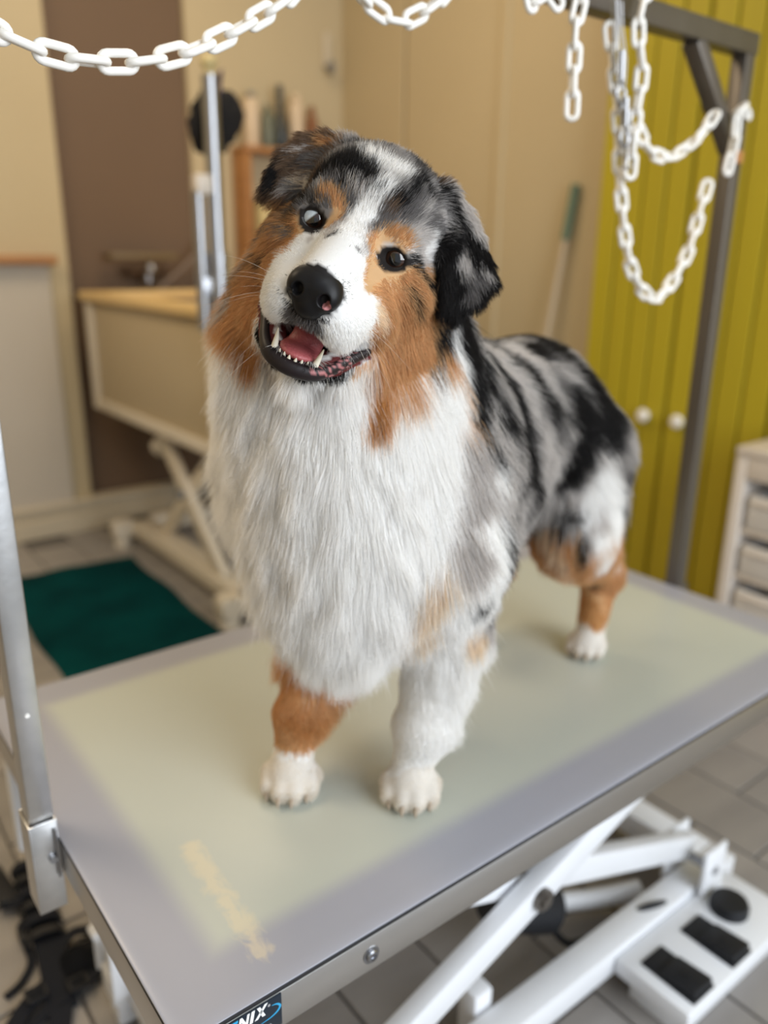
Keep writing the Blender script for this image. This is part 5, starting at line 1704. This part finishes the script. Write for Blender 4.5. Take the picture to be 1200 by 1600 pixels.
# ------------------------------------------------------------------ fur direction, length and lift, from combed control points
def combs():
    out = []

    def H(x, y, z, dx, dy, dz, ln, lift, s=2.0):
        for sg in ((1, -1) if x else (1,)):
            d = HROT @ Vector((sg * dx, dy, dz)).normalized()
            out.append((tuple(hp(sg * x, y, z)), tuple(d), ln / 100, lift, s / 100))

    def X(p, d, ln, lift, s=6.0):
        out.append((tuple(p), tuple(Vector(d).normalized()), ln / 100, lift, s / 100))
    H(0, -1.7, 6.5, 0, .5, -1, .35, .12)
    H(0, -.9, 3, 0, .5, -.9, .5, .12)
    H(0, .6, .8, 0, .95, -.3, .7, .2)
    H(0, 3.4, -.6, 0, .9, -.45, 1.3, .28)
    H(2.2, 4.4, -1.6, .25, .85, -.5, 1.5, .28)
    H(0, 6.3, -5, 0, .35, -1, 1.5, .35, 2.6)
    H(3.4, 5.3, -5.0, .4, .35, -.9, 1.4, .3)
    H(0, 5, -10, 0, -.5, -.9, 3.0, .3, 3)
    H(1.9, -3.0, 5.4, .55, -.25, -.85, .5, .15)
    H(3.6, -4.5, 3.5, .45, -.45, -.85, .7, .18)
    H(1.6, -5.6, 6.9, .55, -.85, -.2, .6, .2, 1.4)
    H(0, -5.8, 7.2, 0, -.95, .2, .6, .3, 1.0)
    H(3.0, -6.6, 4.0, .3, -.8, -.55, .8, .2, 1.4)
    H(0, -10.4, 4.6, 0, -.8, -.55, .5, .2, 1.4)
    H(2.6, -9.6, 2.6, .4, -.8, -.5, .6, .2, 1.5)
    H(3.3, -1.9, .2, .55, -.55, -.65, .6, .15, 1.4)
    H(1.7, -.4, .3, -.15, .4, -.9, .5, .12, 1.3)
    H(2.7, 1.9, -.2, .30, .9, -.2, .8, .25, 1.3)
    H(4.9, .4, -1.9, .8, .2, -.7, .7, .2, 1.3)
    H(5.4, 2.2, -3.8, .5, .35, -.85, 1.5, .28)
    H(5.6, -2.2, -2.8, .5, -.65, -.65, 2.2, .28)
    H(5.0, -4.6, -1.6, .5, -.75, -.55, 2.2, .26)
    H(6.6, -5.5, -4.5, .5, -.8, -.35, 3.4, .32, 2.6)
    H(6.2, -8.0, -6.0, .4, -.9, -.2, 4.5, .25, 3)
    H(6.6, -1.5, -7, .6, -.6, -.55, 3.2, .34, 2.6)
    # ears
    for q in (((-5.2, 5.4, -6.9), (-.8, .0, .1), 1.3), ((-7.2, 4.2, -6.6), (-.75, -.5, .3), 1.3), ((-8.6, 1.2, -5.4), (-.25, -.95, .35), 0.9),
              ((-6.2, 2.6, -5.7), (-.6, -.5, .2), 1.4), ((5.6, 5.2, -7.0), (.8, -.3, .2), 1.2), ((8.0, 3.2, -6.5), (.7, -.7, .3), 1.2), ((10.2, 1.0, -5.7), (.75, -.65, .3), 1.1),
              ((9.2, -1.4, -4.6), (.2, -.95, .25), 0.9), ((7.2, 1.0, -5.2), (.35, -.9, .3), 0.8)):
        d = HROT @ Vector(q[1]).normalized()
        out.append((tuple(hp(*q[0])), tuple(d), q[2] / 100, .2, .016))
    # neck, ruff and bib
    rt, up = Vector((0.79, -0.61, 0)), Vector((0, 0, 1))
    fw = Vector((-0.6, -0.8, 0))
    for p, a, b, ln, lift in (((0.1881, 0.1133, 0.9361), -.15, .20, 4.0, .14), ((0.2253, 0.0846, 0.9366), .10, .20, 4.0, .14), ((0.2232, 0.1193, 0.8868), 0, .12, 5.5, .13), ((0.2080, 0.1801, 0.8764), -.35, .1, 5.5, .13),
                              ((0.2702, 0.1075, 0.8824), .25, .1, 5.5, .13), ((0.2329, 0.1242, 0.8190), 0, .08, 7.0, .11), ((0.2109, 0.1769, 0.8086), -.18, .05, 7.0, .13), ((0.2858, 0.1071, 0.8130), .12, .05, 6.5, .13),
                              ((0.2361, 0.1297, 0.7405), 0, 0, 8.5, .10), ((0.2169, 0.1909, 0.7231), -.05, 0, 7.5, .11), ((0.2962, 0.1180, 0.7285), .05, 0, 6.0, .11), ((0.2071, 0.2690, 0.8315), -.60, 0, 5.0, .3),
                              ((0.2097, 0.2606, 0.7502), -.35, 0, 5.5, .3), ((0.1860, 0.2197, 0.9317), -.50, 0, 4.5, .28), ((0.3525, 0.1116, 0.9191), .30, -.2, 4.5, .25), ((0.3710, 0.1182, 0.8395), .25, -.25, 5.0, .25),
                              ((0.3427, 0.1059, 0.7550), .15, -.15, 4.0, .14)):
        X(p, rt * a + fw * b - up, ln, lift, 5.0)
    X(bp(0.10, 0, 0.50), (0.6, 0.2, -0.7), 5.0, .25)
    bk = Vector((0.962, 0.274, 0))
    lf = Vector((0.274, -0.962, 0))
    for sg in (1, -1):
        X(bp(0.14, sg * 0.085, 0.36), bk * .55 - up * .8 + lf * sg * .1, 4.0, .22)
        X(bp(0.28, sg * 0.088, 0.36), bk * .55 - up * .8 + lf * sg * .1, 3.8, .2)
        X(bp(0.27, sg * 0.07, 0.25), bk * .35 - up * .9, 4.2, .2)
        X(bp(0.42, sg * 0.085, 0.34), bk * .5 - up * .85, 3.8, .2)
        X(bp(0.46, sg * 0.07, 0.25), bk * .45 - up * .9, 6.0, .3, 5)
        X(bp(0.36, sg * 0.11, 0.22), bk * .2 - up, 2.4, .2, 4)
        X(bp(0.06, sg * 0.115, 0.26), bk * .3 - up, 3.2, .22, 5)
    X(bp(0.20, 0, 0.43), bk * .95 - up * .15, 3.2, .2)
    X(bp(0.34, 0, 0.44), bk * .95 - up * .15, 3.2, .2)
    X(bp(0.46, 0, 0.40), bk * .7 - up * .7, 3.4, .2)
    X(bp(0.47, 0, 0.30), bk * .35 - up * .9, 4.8, .22)
    X(bp(0.25, 0, 0.22), bk * .3 - up, 4.0, .2)
    for t, s in ((0.060, 0.034), (-0.058, -0.033)):
        X(bp(s + 0.005, t, 0.13), -up, 1.3, .15, 2.2)
        X(bp(s + 0.075, t * 1.1, 0.15), bk * .6 - up * .8, 6.0, .3, 2.6)
        X(bp(s + 0.055, t * 1.1, 0.10), bk * .5 - up * .9, 4.2, .3, 1.9)
        X(bp(s - 0.005, t, 0.07), -up, 0.9, .15, 2.0)
        X(bp(s - 0.015, t, 0.025), fw * .7 - up * .5, 0.5, .12, 2.0)
    for t, s in ((0.073, 0.465), (-0.073, 0.395)):
        X(bp(s - 0.02, t, 0.16), -up + bk * .1, 1.4, .18, 2.5)
        X(bp(s + 0.055, t, 0.135), bk * .35 - up * .9, 2.6, .3, 1.8)
        X(bp(s + 0.00, t, 0.07), -up, 0.9, .15, 2.2)
        X(bp(s - 0.01, t, 0.02), -bk * .7 - up * .5, 0.5, .12, 2.0)
    return out


COMB = combs()


def comb_field(p):
    """Direction, length and lift at points p."""
    P = np.array([c[0] for c in COMB])
    D = np.array([c[1] for c in COMB])
    LN = np.array([c[2] for c in COMB])
    LI = np.array([c[3] for c in COMB])
    S = np.array([c[4] for c in COMB])
    dr, ln, li = np.zeros((len(p), 3)), np.zeros(len(p)), np.zeros(len(p))
    for a in range(0, len(p), 40000):
        q = p[a:a + 40000]
        d2 = ((q[:, None, :] - P[None]) ** 2).sum(-1) / (S ** 2)[None]
        w = 1 / (d2 + 0.12) ** 2.2
        w /= w.sum(1, keepdims=True)
        dr[a:a + 40000] = w @ D
        ln[a:a + 40000] = np.exp(w @ np.log(LN))
        li[a:a + 40000] = w @ LI
    dr /= np.maximum(np.linalg.norm(dr, axis=1, keepdims=True), 1e-9)
    return dr, ln, li


def bare(h):
    """True where no hair grows: eyes, mouth, nose pad (head frame centimetres)."""
    m = np.minimum(seg_dist(h, (0, -7.0, 5.2), (0, -6.6, 0.2), 1.55, 2.6), seg_dist(h, (0, -9.0, 3.6), (0, -8.3, -0.5), 1.05, 1.3))
    for s in (-1, 1):
        m = np.minimum(m, seg_dist(h, (s * 2.4, -7.7, 4.2), (s * 3.9, -7.3, 1.1), 0.75, 0.35))
    out = m < 0.42
    out |= lip_dist(h) < np.where((h[:, 1] < -9.6) & (np.abs(h[:, 0]) < 2.3), 0.40, 0.60)
    for s in (-1, 1):
        e = ((h[:, 0] - s * 3.48) / 1.14) ** 2 + (h[:, 1] / 0.88) ** 2
        out |= (e < 1) & (h[:, 2] > -2.2)
    out |= (((h[:, 0]) / 1.75) ** 2 + ((h[:, 1] + 3.3) / 1.45) ** 2 < 1) & (h[:, 2] > 6.6)
    return out


def attr_material(name, rough, spec, gain=1.0, soft=0.0):
    m = bpy.data.materials.new(name)
    m.use_nodes = True
    nt = m.node_tree
    b = nt.nodes['Principled BSDF']
    a = nt.nodes.new('ShaderNodeAttribute')
    a.attribute_name = 'coat'
    b.inputs['Roughness'].default_value = rough
    b.inputs['Specular IOR Level'].default_value = spec
    nt.links.new(a.outputs['Color'], b.inputs['Base Color'])
    if soft:
        t = nt.nodes.new('ShaderNodeBsdfTranslucent')
        mx = nt.nodes.new('ShaderNodeMixShader')
        mx.inputs[0].default_value = soft
        nt.links.new(a.outputs['Color'], t.inputs['Color'])
        nt.links.new(b.outputs[0], mx.inputs[1])
        nt.links.new(t.outputs[0], mx.inputs[2])
        nt.links.new(mx.outputs[0], nt.nodes['Material Output'].inputs['Surface'])
    return m


M['skin'] = attr_material('dog_skin', 0.7, 0.2)
M['fur'] = attr_material('dog_fur', 0.55, 0.30, soft=0.55)
M['nose'] = attr_material('nose_leather', 0.40, 0.22)
M['lip'] = attr_material('lip_skin', 0.45, 0.3)
M['tongue'] = mat('tongue', (0.50, 0.13, 0.13), 0.38, noise=(60, (0.42, 0.10, 0.11), 0.25, ONE), bump=(500, 0.4, ONE))
M['tooth'] = mat('tooth', (0.80, 0.74, 0.60), 0.25)
M['lid'] = mat('eyelid', (0.012, 0.009, 0.008), 0.35)
M['claw'] = mat('claw', (0.34, 0.27, 0.20), 0.4)
M['whisker'] = mat('whisker', (0.75, 0.70, 0.62), 0.4)


def curves_object(name, pts, rad, m, parent, colour=None):
    """pts (n, k, 3): n strands of k points; rad (n, k)."""
    n, k = pts.shape[:2]
    cu = bpy.data.hair_curves.new(name)
    cu.add_curves([k] * n)
    cu.attributes['position'].data.foreach_set('vector', pts.astype(np.float32).ravel())
    ra = cu.attributes.get('radius') or cu.attributes.new('radius', 'FLOAT', 'POINT')
    ra.data.foreach_set('value', rad.astype(np.float32).ravel())
    if colour is not None:
        a = cu.attributes.new('coat', 'FLOAT_COLOR', 'CURVE')
        a.data.foreach_set('color', np.concatenate([colour, np.ones((n, 1))], 1).astype(np.float32).ravel())
    cu.materials.append(m)
    o = bpy.data.objects.new(name, cu)
    COL.objects.link(o)
    o.parent = parent
    return o


def grow_fur(v, f, parent):
    rng = np.random.default_rng(11)
    tri = np.concatenate([f[:, [0, 1, 2]], f[:, [0, 2, 3]]])
    a, b, c = v[tri[:, 0]], v[tri[:, 1]], v[tri[:, 2]]
    fn = np.cross(b - a, c - a)
    ar = np.linalg.norm(fn, axis=1) / 2
    # smooth normals
    vn = np.zeros_like(v)
    for i in range(3):
        np.add.at(vn, tri[:, i], fn)
    vn /= np.maximum(np.linalg.norm(vn, axis=1, keepdims=True), 1e-12)
    cen = (a + b + c) / 3
    h = to_head(cen)
    bd = to_body(cen)
    head = (h[:, 1] > -11) & (np.abs(h[:, 0]) < 13) & (h[:, 2] > -12)
    face = head & (h[:, 2] > -5.5)
    front = (~head) & (bd[:, 0] < 0.10)
    dens = np.where(face, 1.6e6, np.where(head, 1.1e6, np.where(front, 0.62e6, 0.36e6)))
    far = (~head) & ((cen - np.array(CAM_AT)) * vn[tri[:, 0]]).sum(1).__gt__(0.10)
    dens = np.where(far, dens * 0.6, dens)
    want = ar * dens
    cum = np.cumsum(want)
    n = int(cum[-1])
    pick = np.searchsorted(cum, rng.random(n) * cum[-1])
    u = rng.random((n, 2))
    s = np.sqrt(u[:, :1])
    w = np.concatenate([1 - s, s * (1 - u[:, 1:]), s * u[:, 1:]], 1)
    p = (v[tri[pick]] * w[:, :, None]).sum(1)
    nr = (vn[tri[pick]] * w[:, :, None]).sum(1)
    nr /= np.linalg.norm(nr, axis=1, keepdims=True)
    hh = to_head(p)
    ok = ~bare(hh) & (p[:, 2] > 0.502)
    p, nr, hh, hd = p[ok], nr[ok], hh[ok], head[pick][ok]
    fc = face[pick][ok]
    n = len(p)
    d, ln, li = comb_field(p)
    # sampling the coat a little off each root lets hairs of neighbouring patches interleave
    sp_ = np.where(hd, 0.0016, 0.0030)[:, None]
    along = (d - nr * (d * nr).sum(1, keepdims=True)) * (rng.uniform(-0.25, 0.25, n) * np.minimum(ln, 0.025))[:, None]
    col = coat_colour(p + rng.normal(0, 1, (n, 3)) * sp_ + along)
    # thin the hair length close to the eyes and the nose
    for sg in (-1, 1):
        e = np.sqrt((hh[:, 0] - sg * 3.48) ** 2 + (hh[:, 1] * 1.2) ** 2 + (hh[:, 2] * 0.5) ** 2)
        ln = np.where(hd, ln * np.clip(0.30 + (e - 0.95) / 1.3, 0.30, 1), ln)
    ld = lip_dist(hh)
    ln = np.where(hd & (ld < 1.3), np.minimum(ln, 0.004 + 0.008 * ld), ln)
    ln *= rng.uniform(0.70, 1.12, n)
    stray = rng.random(n) < 0.03
    ln = np.where(stray, ln * 1.18, ln)
    # shared waviness per tuft plus a little disorder per hair
    jit = rng.normal(0, 1, (n, 3))
    wav = np.stack([hash_noise(p + k * 0.7, 75) for k in range(3)], 1)
    long_ = np.clip((ln - 0.012) / 0.03, 0, 1)[:, None]
    d = d + wav * (0.16 + 0.12 * long_) + jit * (0.085 + 0.03 * (1 - long_)) + stray[:, None] * jit * 0.12
    dn = (d * nr).sum(1, keepdims=True)
    dt = d - nr * dn
    dt /= np.maximum(np.linalg.norm(dt, axis=1, keepdims=True), 1e-6)
    start = dt * (1 - li[:, None]) + nr * (li[:, None] * 1.5 + 0.04)
    start /= np.linalg.norm(start, axis=1, keepdims=True)
    end = d - nr * np.minimum(dn, 0.0) * 0.92
    end /= np.maximum(np.linalg.norm(end, axis=1, keepdims=True), 1e-6)
    K = 6
    pts = np.zeros((n, K, 3))
    pts[:, 0] = p - nr * 0.0008
    for k in range(1, K):
        t = (k - 0.5) / (K - 1)
        g = start * (1 - t) + end * t
        g /= np.linalg.norm(g, axis=1, keepdims=True)
        pts[:, k] = pts[:, k - 1] + g * (ln / (K - 1))[:, None]
    # long hair gathers into locks
    lg = np.nonzero(ln > 0.020)[0]
    gd = rng.choice(lg, max(10, len(lg) // 26), replace=False)
    kd = KDTree(len(gd))
    for i, q in enumerate(gd):
        kd.insert(p[q], i)
    kd.balance()
    near = np.array([gd[kd.find(q)[1]] for q in p[lg]])
    off = pts[near] - pts[near][:, :1]
    tgt = pts[lg][:, :1] + off * (ln[lg] / ln[near])[:, None, None] * 1.0
    same = (p[near] - p[lg])[:, None, :]
    tt = np.linspace(0, 1, K)[None, :, None]
    far_ok = (np.linalg.norm(p[near] - p[lg], axis=1) < 0.020)[:, None, None]
    pull = (0.30 * tt ** 1.4) * far_ok
    pts[lg] = pts[lg] * (1 - pull) + (tgt + same * 0.62 * tt) * pull
    pts[:, :, 2] = np.maximum(pts[:, :, 2], 0.5012)
    # every hair a shade of its own
    val = rng.normal(1.0, 0.13, (n, 1)) + 0.14 * hash_noise(p, 1300)[:, None] + 0.08 * hash_noise(p, 480)[:, None]
    lum = col.mean(1, keepdims=True)
    val = 1 + (val - 1) * (1 - 0.55 * lum)
    col = np.clip(col * val + rng.normal(0, 0.004, (n, 1)), 0.004, 0.978)
    rr = np.where(fc, 0.00014, np.where(hd, 0.00016, 0.00022))[:, None] * np.array([1.0, 1.0, 0.95, 0.8, 0.55, 0.16])[None]
    print('hairs', n)
    fur = curves_object('fur', pts, rr, M['fur'], parent, col)
    fur['kind'] = 'stuff'
    return fur


def field_part(name, lo, hi, step, prims, m, parent, colour=None):
    """A small smooth part of the head, built from prims in head-frame centimetres."""
    P = [hp(x, y, z) for x in (lo[0], hi[0]) for y in (lo[1], hi[1]) for z in (lo[2], hi[2])]
    F = Field([min(q[i] for q in P) for i in range(3)], [max(q[i] for q in P) for i in range(3)], step)
    for kind, a, b, r, k, cut in prims:
        if kind == 'e':
            F.ell(hp(*a), [q * 0.01 for q in b], np.array(HROT), k * 0.01, cut)
        else:
            F.cone(hp(*a), hp(*b), r[0] * 0.01, r[1] * 0.01, k * 0.01, cut)
    v, f = F.mesh()
    return np_mesh(name, v, f, m, parent, colour(to_head(v)) if colour else None)


def dog():
    t = thing('dog', 'blue merle sheepdog with white chest and tan cheeks, standing on the table, head tilted', 'dog', (0, 0, 0))
    v, f = build_body()
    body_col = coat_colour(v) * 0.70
    h = to_head(v)
    mouth = np.minimum(seg_dist(h, (0, -7.0, 5.2), (0, -6.6, 0.2), 1.55, 2.6), seg_dist(h, (0, -9.0, 3.6), (0, -8.3, -0.5), 1.05, 1.3)) < 0.44
    mouth |= (lip_dist(h) < 0.85) & (h[:, 1] > -9.6) & (h[:, 2] > 0.3)
    body_col[mouth] = (0.10, 0.018, 0.018)
    for s in (-1, 1):
        e = ((h[:, 0] - s * 3.48) / 1.22) ** 2 + (h[:, 1] / 0.95) ** 2
        body_col[(e < 1) & (h[:, 2] > -2.5)] = (0.014, 0.011, 0.010)
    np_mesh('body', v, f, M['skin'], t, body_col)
    grow_fur(v, f, t)

    # nose leather with nostrils
    def nose_col(q):
        c = np.tile(np.array((0.008, 0.0075, 0.008)), (len(q), 1))
        pk = np.sqrt((q[:, 0] - 1.28) ** 2 + (q[:, 1] + 3.82) ** 2 + ((q[:, 2] - 8.45) * 0.7) ** 2) < 0.34
        c[pk] = (0.42, 0.17, 0.17)
        return c
    pr = [('e', (0, -3.05, 7.55), (1.90, 1.40, 1.35), None, 0.5, False), ('e', (0, -4.3, 7.6), (1.30, 1.20, 1.15), None, 0.5, False)]
    for s in (-1, 1):
        pr.append(('e', (s * 1.10, -3.45, 8.0), (0.86, 0.92, 0.85), None, 0.5, False))
    for s in (-1, 1):
        pr.append(('e', (s * 1.00, -3.60, 8.95), (0.42, 0.50, 0.85), None, 0.14, True))
        pr.append(('c', (s * 1.15, -3.75, 8.95), (s * 1.95, -4.25, 8.0), (0.20, 0.10), 0.12, True))
    pr.append(('c', (0, -3.3, 9.22), (0, -5.3, 8.75), (0.10, 0.10), 0.12, True))
    field_part('nose', (-2.6, -5.8, 5.6), (2.6, -1.2, 9.6), 0.00055, pr, M['nose'], t, nose_col)

    # lower lip: black rim with pink blotches towards the corner of the mouth
    bm = bmesh.new()
    path = catmull([hp(-4.5, -7.1, 0.9), hp(-3.6, -8.0, 2.3), hp(-2.7, -9.05, 4.0), hp(-1.75, -9.55, 5.1), hp(0, -9.75, 5.6), hp(1.75, -9.55, 5.1), hp(2.7, -9.05, 4.0), hp(3.7, -8.0, 2.4), hp(4.7, -7.05, 0.9)], 8)
    m = len(path) - 1
    rad = [0.0020 + 0.0026 * math.sin(math.pi * i / m) ** 0.6 for i in range(m + 1)]
    add_tube(bm, path, rad, 14, up=HU, flat=1.35)
    o = obj('lower_lip', bm, M['lip'], t)
    q = np.array([w.co[:] for w in o.data.vertices])
    hq = to_head(q)
    c = np.tile(np.array((0.016, 0.011, 0.012)), (len(q), 1))
    pk = (hash_noise(q, 900) > 0.28) & (hq[:, 0] > 1.5) & (hq[:, 0] < 3.9) & (hq[:, 1] > -9.4)
    c[pk] = (0.42, 0.16, 0.16)
    ca = o.data.color_attributes.new('coat', 'FLOAT_COLOR', 'POINT')
    ca.data.foreach_set('color', np.concatenate([c, np.ones((len(q), 1))], 1).astype(np.float32).ravel())
    o['label'] = 'black lower lip with pink blotches'
    # tongue
    field_part('tongue', (-2.2, -10, -1.5), (2.2, -5.5, 6.2), 0.0010,
               [('e', (0, -8.75, 3.4), (1.72, 0.62, 2.3), None, 0.4, False), ('c', (0, -8.0, 2.4), (0, -6.6, -0.6), (1.25, 1.7), 0.6, False),
                ('c', (0, -7.9, 5.8), (0, -6.6, 2.0), (0.10, 0.12), 0.35, True)], M['tongue'], t)

    def tooth(a, b, r, bend=0.0):
        bm = bmesh.new()
        A, B = Vector(a), Vector(b)
        pts, rs = [], []
        for k in range(7):
            u = k / 6
            pts.append(hp(*(A.lerp(B, u) + Vector((0, 0, bend * math.sin(math.pi * u))))))
            rs.append(r * 0.01 * (1 - u ** 1.6 * 0.85))
        add_tube(bm, pts, rs, 12)
        return obj('tooth', bm, 'tooth', t)
    for s in (-1, 1):
        tooth((s * 1.62, -9.45, 5.05), (s * 1.86, -7.45, 5.25), 0.30, -0.18)
        for k, x in enumerate((0.26, 0.70, 1.12)):
            tooth((s * x, -9.5, 5.42 - 0.16 * k), (s * x * 1.03, -8.82 + 0.02 * k, 5.62 - 0.16 * k), 0.22)
        for x, y, z in ((2.25, -8.95, 3.9), (2.65, -8.55, 3.1)):
            tooth((s * x, y - 0.25, z), (s * x, y + 0.35, z), 0.22)

    # eyes
    def eye_material(name, gx, gy, split, pup=0.36):
        m = bpy.data.materials.new(name)
        m.use_nodes = True
        nt = m.node_tree
        N, Kk = nt.nodes.new, nt.links.new
        b = nt.nodes['Principled BSDF']
        b.inputs['Roughness'].default_value = 0.04
        b.inputs['Coat Weight'].default_value = 1.0
        b.inputs['Coat Roughness'].default_value = 0.01
        tc = N('ShaderNodeTexCoord')
        vn_ = N('ShaderNodeVectorMath')
        vn_.operation = 'NORMALIZE'
        Kk(tc.outputs['Object'], vn_.inputs[0])
        ds = N('ShaderNodeVectorMath')
        ds.operation = 'DISTANCE'
        Kk(vn_.outputs[0], ds.inputs[0])
        ds.inputs[1].default_value = Vector((gx, gy, math.sqrt(1 - gx * gx - gy * gy)))
        ns = N('ShaderNodeTexNoise')
        ns.inputs['Scale'].default_value = 700
        Kk(tc.outputs['Object'], ns.inputs['Vector'])
        rp = N('ShaderNodeValToRGB')
        el = rp.color_ramp.elements
        el[0].position, el[0].color = pup, (0.002, 0.002, 0.002, 1)
        el[1].position, el[1].color = pup + 0.04, (0.026, 0.010, 0.005, 1)
        for pos, colr in ((0.52, (0.040, 0.016, 0.007, 1)), (0.62, (0.022, 0.009, 0.004, 1)), (0.68, (0.008, 0.005, 0.004, 1)), (0.77, (0.42, 0.34, 0.31, 1))):
            e = el.new(pos)
            e.color = colr
        Kk(ds.outputs['Value'], rp.inputs['Fac'])
        out = rp.outputs['Color']
        if split:
            dt = N('ShaderNodeVectorMath')
            dt.operation = 'DOT_PRODUCT'
            Kk(vn_.outputs[0], dt.inputs[0])
            dt.inputs[1].default_value = (-0.85, 0.52, 0)
            mr = N('ShaderNodeMapRange')
            mr.inputs['From Min'].default_value, mr.inputs['From Max'].default_value = 0.10, 0.20
            Kk(dt.outputs['Value'], mr.inputs['Value'])
            lim = N('ShaderNodeMapRange')
            lim.inputs['From Min'].default_value, lim.inputs['From Max'].default_value = 0.26, 0.30
            Kk(ds.outputs['Value'], lim.inputs['Value'])
            mu = N('ShaderNodeMath')
            mu.operation = 'MULTIPLY'
            Kk(mr.outputs[0], mu.inputs[0])
            Kk(lim.outputs[0], mu.inputs[1])
            r2 = N('ShaderNodeValToRGB')
            r2.color_ramp.elements[0].color = (0.30, 0.36, 0.42, 1)
            r2.color_ramp.elements[1].color = (0.62, 0.68, 0.72, 1)
            Kk(ns.outputs['Fac'], r2.inputs['Fac'])
            mx = N('ShaderNodeMix')
            mx.data_type = 'RGBA'
            Kk(mu.outputs[0], mx.inputs[0])
            Kk(out, mx.inputs[6])
            Kk(r2.outputs['Color'], mx.inputs[7])
            out = mx.outputs[2]
        Kk(out, b.inputs['Base Color'])
        return m
    for s in (-1, 1):
        c = (s * 3.48, 0.0, -1.50)
        bm = bmesh.new()
        add_sphere(bm, (0, 0, 0), 0.0128, u=32, v=20)
        me = bpy.data.meshes.new('eye')
        bm.to_mesh(me)
        bm.free()
        for p in me.polygons:
            p.use_smooth = True
        me.materials.append(eye_material('eye_half_blue', 0.14, -0.12, True, 0.24) if s < 0 else eye_material('eye_brown', 0.04, -0.02, False))
        e = bpy.data.objects.new('eye', me)
        COL.objects.link(e)
        e.parent = t
        e.matrix_local = Matrix.Translation(hp(*c)) @ HROT.to_4x4()
        e['label'] = 'brown eye with a pale blue upper half' if s < 0 else 'dark brown eye'
        bm = bmesh.new()
        pts = []
        for k in range(36):
            a = 2 * math.pi * k / 36
            x, y = 1.00 * math.cos(a), 0.74 * math.sin(a) * (1 - 0.10 * math.cos(a) * s)
            x, y = x * math.cos(0.16 * s) - y * math.sin(0.16 * s), x * math.sin(0.16 * s) + y * math.cos(0.16 * s)
            z = math.sqrt(max(0.05, 1.33 ** 2 - x * x - y * y))
            pts.append(hp(c[0] + x, c[1] + y, c[2] + z))
        add_tube(bm, pts, [0.0017 + 0.0004 * math.cos(2 * math.pi * k / 36 * 2) for k in range(36)], 8, closed=True)
        obj('eyelid', bm, 'lid', t)

    # claws
    for c, pf, ps, sp, rc in ((bp(0.034, 0.0555, 0), Vector((-0.66, -0.75, 0)), Vector((0.75, -0.66, 0)), 0.0142, 0.0105), (bp(-0.033, -0.056, 0), Vector((-0.66, -0.75, 0)), Vector((0.75, -0.66, 0)), 0.0142, 0.0105),
                              (bp(0.465, 0.073, 0), Vector((-0.88, -0.47, 0)), Vector((0.47, -0.88, 0)), 0.0125, 0.0095), (bp(0.395, -0.073, 0), Vector((-0.88, -0.47, 0)), Vector((0.47, -0.88, 0)), 0.0125, 0.0095)):
        for q, out in ((-1.5, -0.002), (-0.5, 0.008), (0.5, 0.008), (1.5, -0.002)):
            tc = c + ps * (q * sp) + pf * (0.016 + out)
            bm = bmesh.new()
            add_tube(bm, catmull([tc + pf * 0.004 + Vector((0, 0, 0.013)), tc + pf * 0.0115 + Vector((0, 0, 0.0105)), tc + pf * 0.0155 + Vector((0, 0, 0.0045))], 4), [0.0028, 0.0027, 0.0026, 0.0025, 0.0023, 0.0020, 0.0016, 0.0012, 0.0006], 8)
            obj('claw', bm, 'claw', t)

    # whiskers
    rng = np.random.default_rng(4)
    st, dr = [], []
    for s in (-1, 1):
        for k in range(6):
            st.append(hp(s * (3.0 + 0.35 * rng.random()), -4.2 - 0.28 * k, 5.2 - 0.35 * (k % 3)))
            dr.append(HROT @ Vector((s * (0.9 + 0.2 * rng.random()), -0.15 - 0.10 * k + 0.3 * rng.random(), -0.15 + 0.5 * rng.random())))
        for k in range(3):
            st.append(hp(s * (2.6 + 0.5 * k), -9.6 + 0.5 * k, 3.4 - 0.8 * k))
            dr.append(HROT @ Vector((s * 0.5, -0.75, 0.35)))
    st, dr = np.array(st), np.array(dr)
    dr /= np.linalg.norm(dr, axis=1, keepdims=True)
    tt = np.linspace(0, 1, 7)
    ln = rng.uniform(0.025, 0.05, len(st))
    pts = st[:, None] + dr[:, None] * (ln[:, None] * tt)[..., None] + np.array((0, 0, -1.0)) * (0.22 * ln[:, None] * tt ** 2)[..., None]
    rad = np.full((len(st), 1), 0.00011) * (1 - 0.8 * tt)[None]
    wk = curves_object('whiskers', pts, rad, M['whisker'], t)
    wk['kind'] = 'stuff'
    return t


SC.cycles_curves.shape = 'RIBBONS'
SC.cycles_curves.subdivisions = 2
dog()
